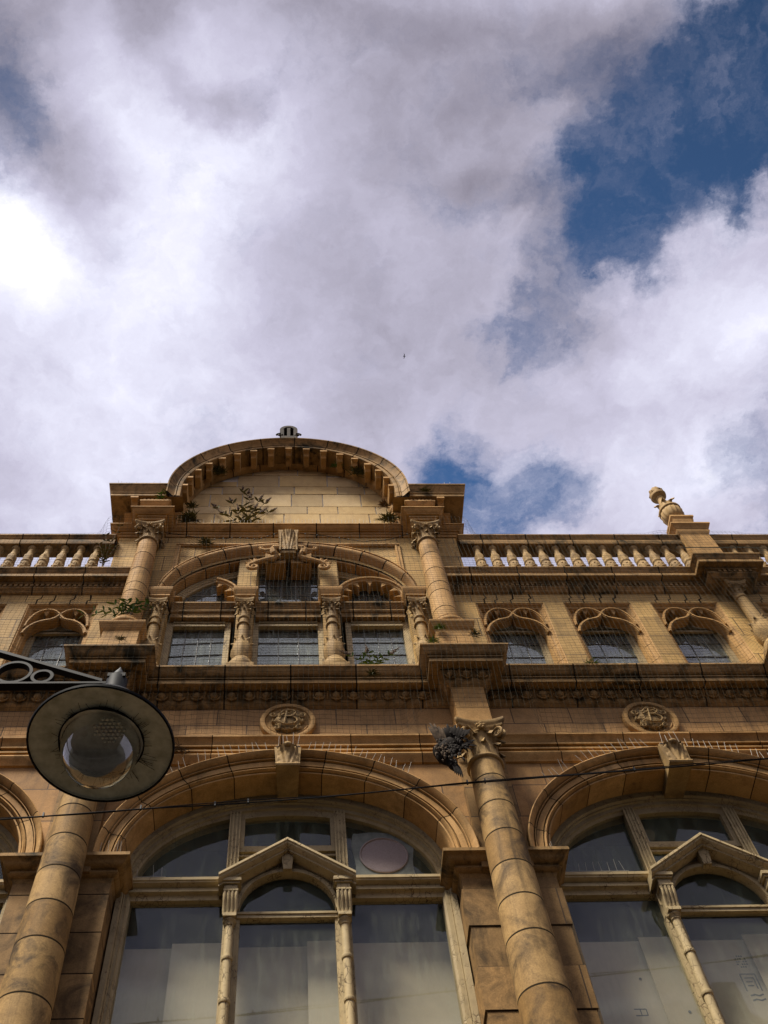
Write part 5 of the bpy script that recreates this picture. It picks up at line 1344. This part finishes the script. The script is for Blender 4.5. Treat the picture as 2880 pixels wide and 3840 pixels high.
for k in range(12): feather(b, (.10+random.uniform(-.05, .1), -.04, .10+random.uniform(-.1, .1)), (1.0, random.uniform(-.3, .1), random.uniform(-1.2, .9)), random.uniform(.12, .30), .055)
b.build('wing', M['feather'], D, recalc=False)
b = MB()
for k in range(60): feather(b, (-.14+random.gauss(0, .05), -.13+random.uniform(-.02, .03), -.10+random.gauss(0, .09)), (random.uniform(-.5, .3), -.12, -1), random.uniform(.05, .10), .03)
b.build('breast_plumage', M['feather_p'], D, recalc=False)
b = MB()
for k in range(70): feather(b, (random.gauss(.0, .08), -.12, random.gauss(-.06, .11)), (random.uniform(-.5, .5), -.18, -1), random.uniform(.05, .12), .032)
for k in range(5): feather(b, (-.01+.01*k, -.08, -.34), (-.10+.06*k, -.05, -1), .20+.02*k, .035)
b.build('plumage', M['feather'], D, recalc=False)

# speck of a bird high over the roof
b = MB(); b.tube([(-.16, 0, 0), (-.08, 0, .01), (.04, 0, .01), (.13, 0, 0), (.19, 0, .01)], [.01, .05, .055, .03, .006], 7)
for s in (-1, 1): b.loft([[(-.05, s*.03, .02), (.05, s*.03, .02)], [(-.03, s*.20, .07), (.06, s*.20, .07)], [(-.06, s*.36, .03), (-.03, s*.36, .03)]])
o = b.build('flying_bird', M['feather'], None, recalc=False); o.location = (14.2, 30, 124.15); tag(o, 'tiny dark flying bird alone in the grey cloud above the pediment', 'bird')

# ------------------------------------------------------------------ far side of the street (gable seen only mirrored in the glass; unseen terrace also blocks low sky)
M['brick'] = stone('dark_red_brick', (.16, .07, .045), (.19, .085, .05), (.11, .05, .035), .5, (.23, .075, 0, 0), mortar=(.16, .14, .12))
def terrace(name, label, x0, x1, h, gable=None):
    T = empty(name, ((x0+x1)/2, -12.4, 0), label, 'building'); ox, oy = (x0+x1)/2, -12.4
    def pt(b, n, m, par=None):
        o = b.build(n, m, par or T); 
        if par is None: o.location = (-ox, -oy, 0)
        return o
    b = MB(); b.box(x0, x1, -21, -12.4, 0, h)
    if gable:
        gx, gw, gh = gable; b.loft([[(gx-gw, y, h), (gx-gw*.45, y, h+(gh-h)*.45), (gx-.35, y, gh-.4), (gx-.3, y, gh+.5), (gx+.3, y, gh+.5), (gx+.35, y, gh-.4), (gx+gw, y, h)] for y in (-12.4, -21)], closed=True, caps=True)
    wl = pt(b, 'wall', M['brick']); n = max(1, int((x1-x0)/3))
    for i in range(n):
        for z in (1.0, 4.4, 7.6, 10.4):
            if z+1.9 < h:
                cx = x0+(i+.5)*(x1-x0)/n; b = MB(); b.box(cx-.65, cx+.65, -12.45, -12.3, z, z+1.9); f = pt(b, 'window_frame', M['paint_dark']); b = MB(); b.box(cx-.56, cx+.56, -12.33, -12.296, z+.1, z+1.8); b.build('pane', M['lead'], f)
    b = MB(); plan_sweep(b, [(x1, -12.4), (x0, -12.4)], [(0, h+.2), (.3, h+.15), (.3, h), (.1, h-.25), (0, h-.3)]); pt(b, 'eaves_cornice', M['terra_dark'])
terrace('brick_terrace', 'long dark brick terrace across the street, behind the photographer', -40, 6.0, 13.0)
terrace('gabled_house', 'gabled house across the street, mirrored in the right hand window', 6.02, 16.5, 15.5, (11.1, 4.6, 19.0))
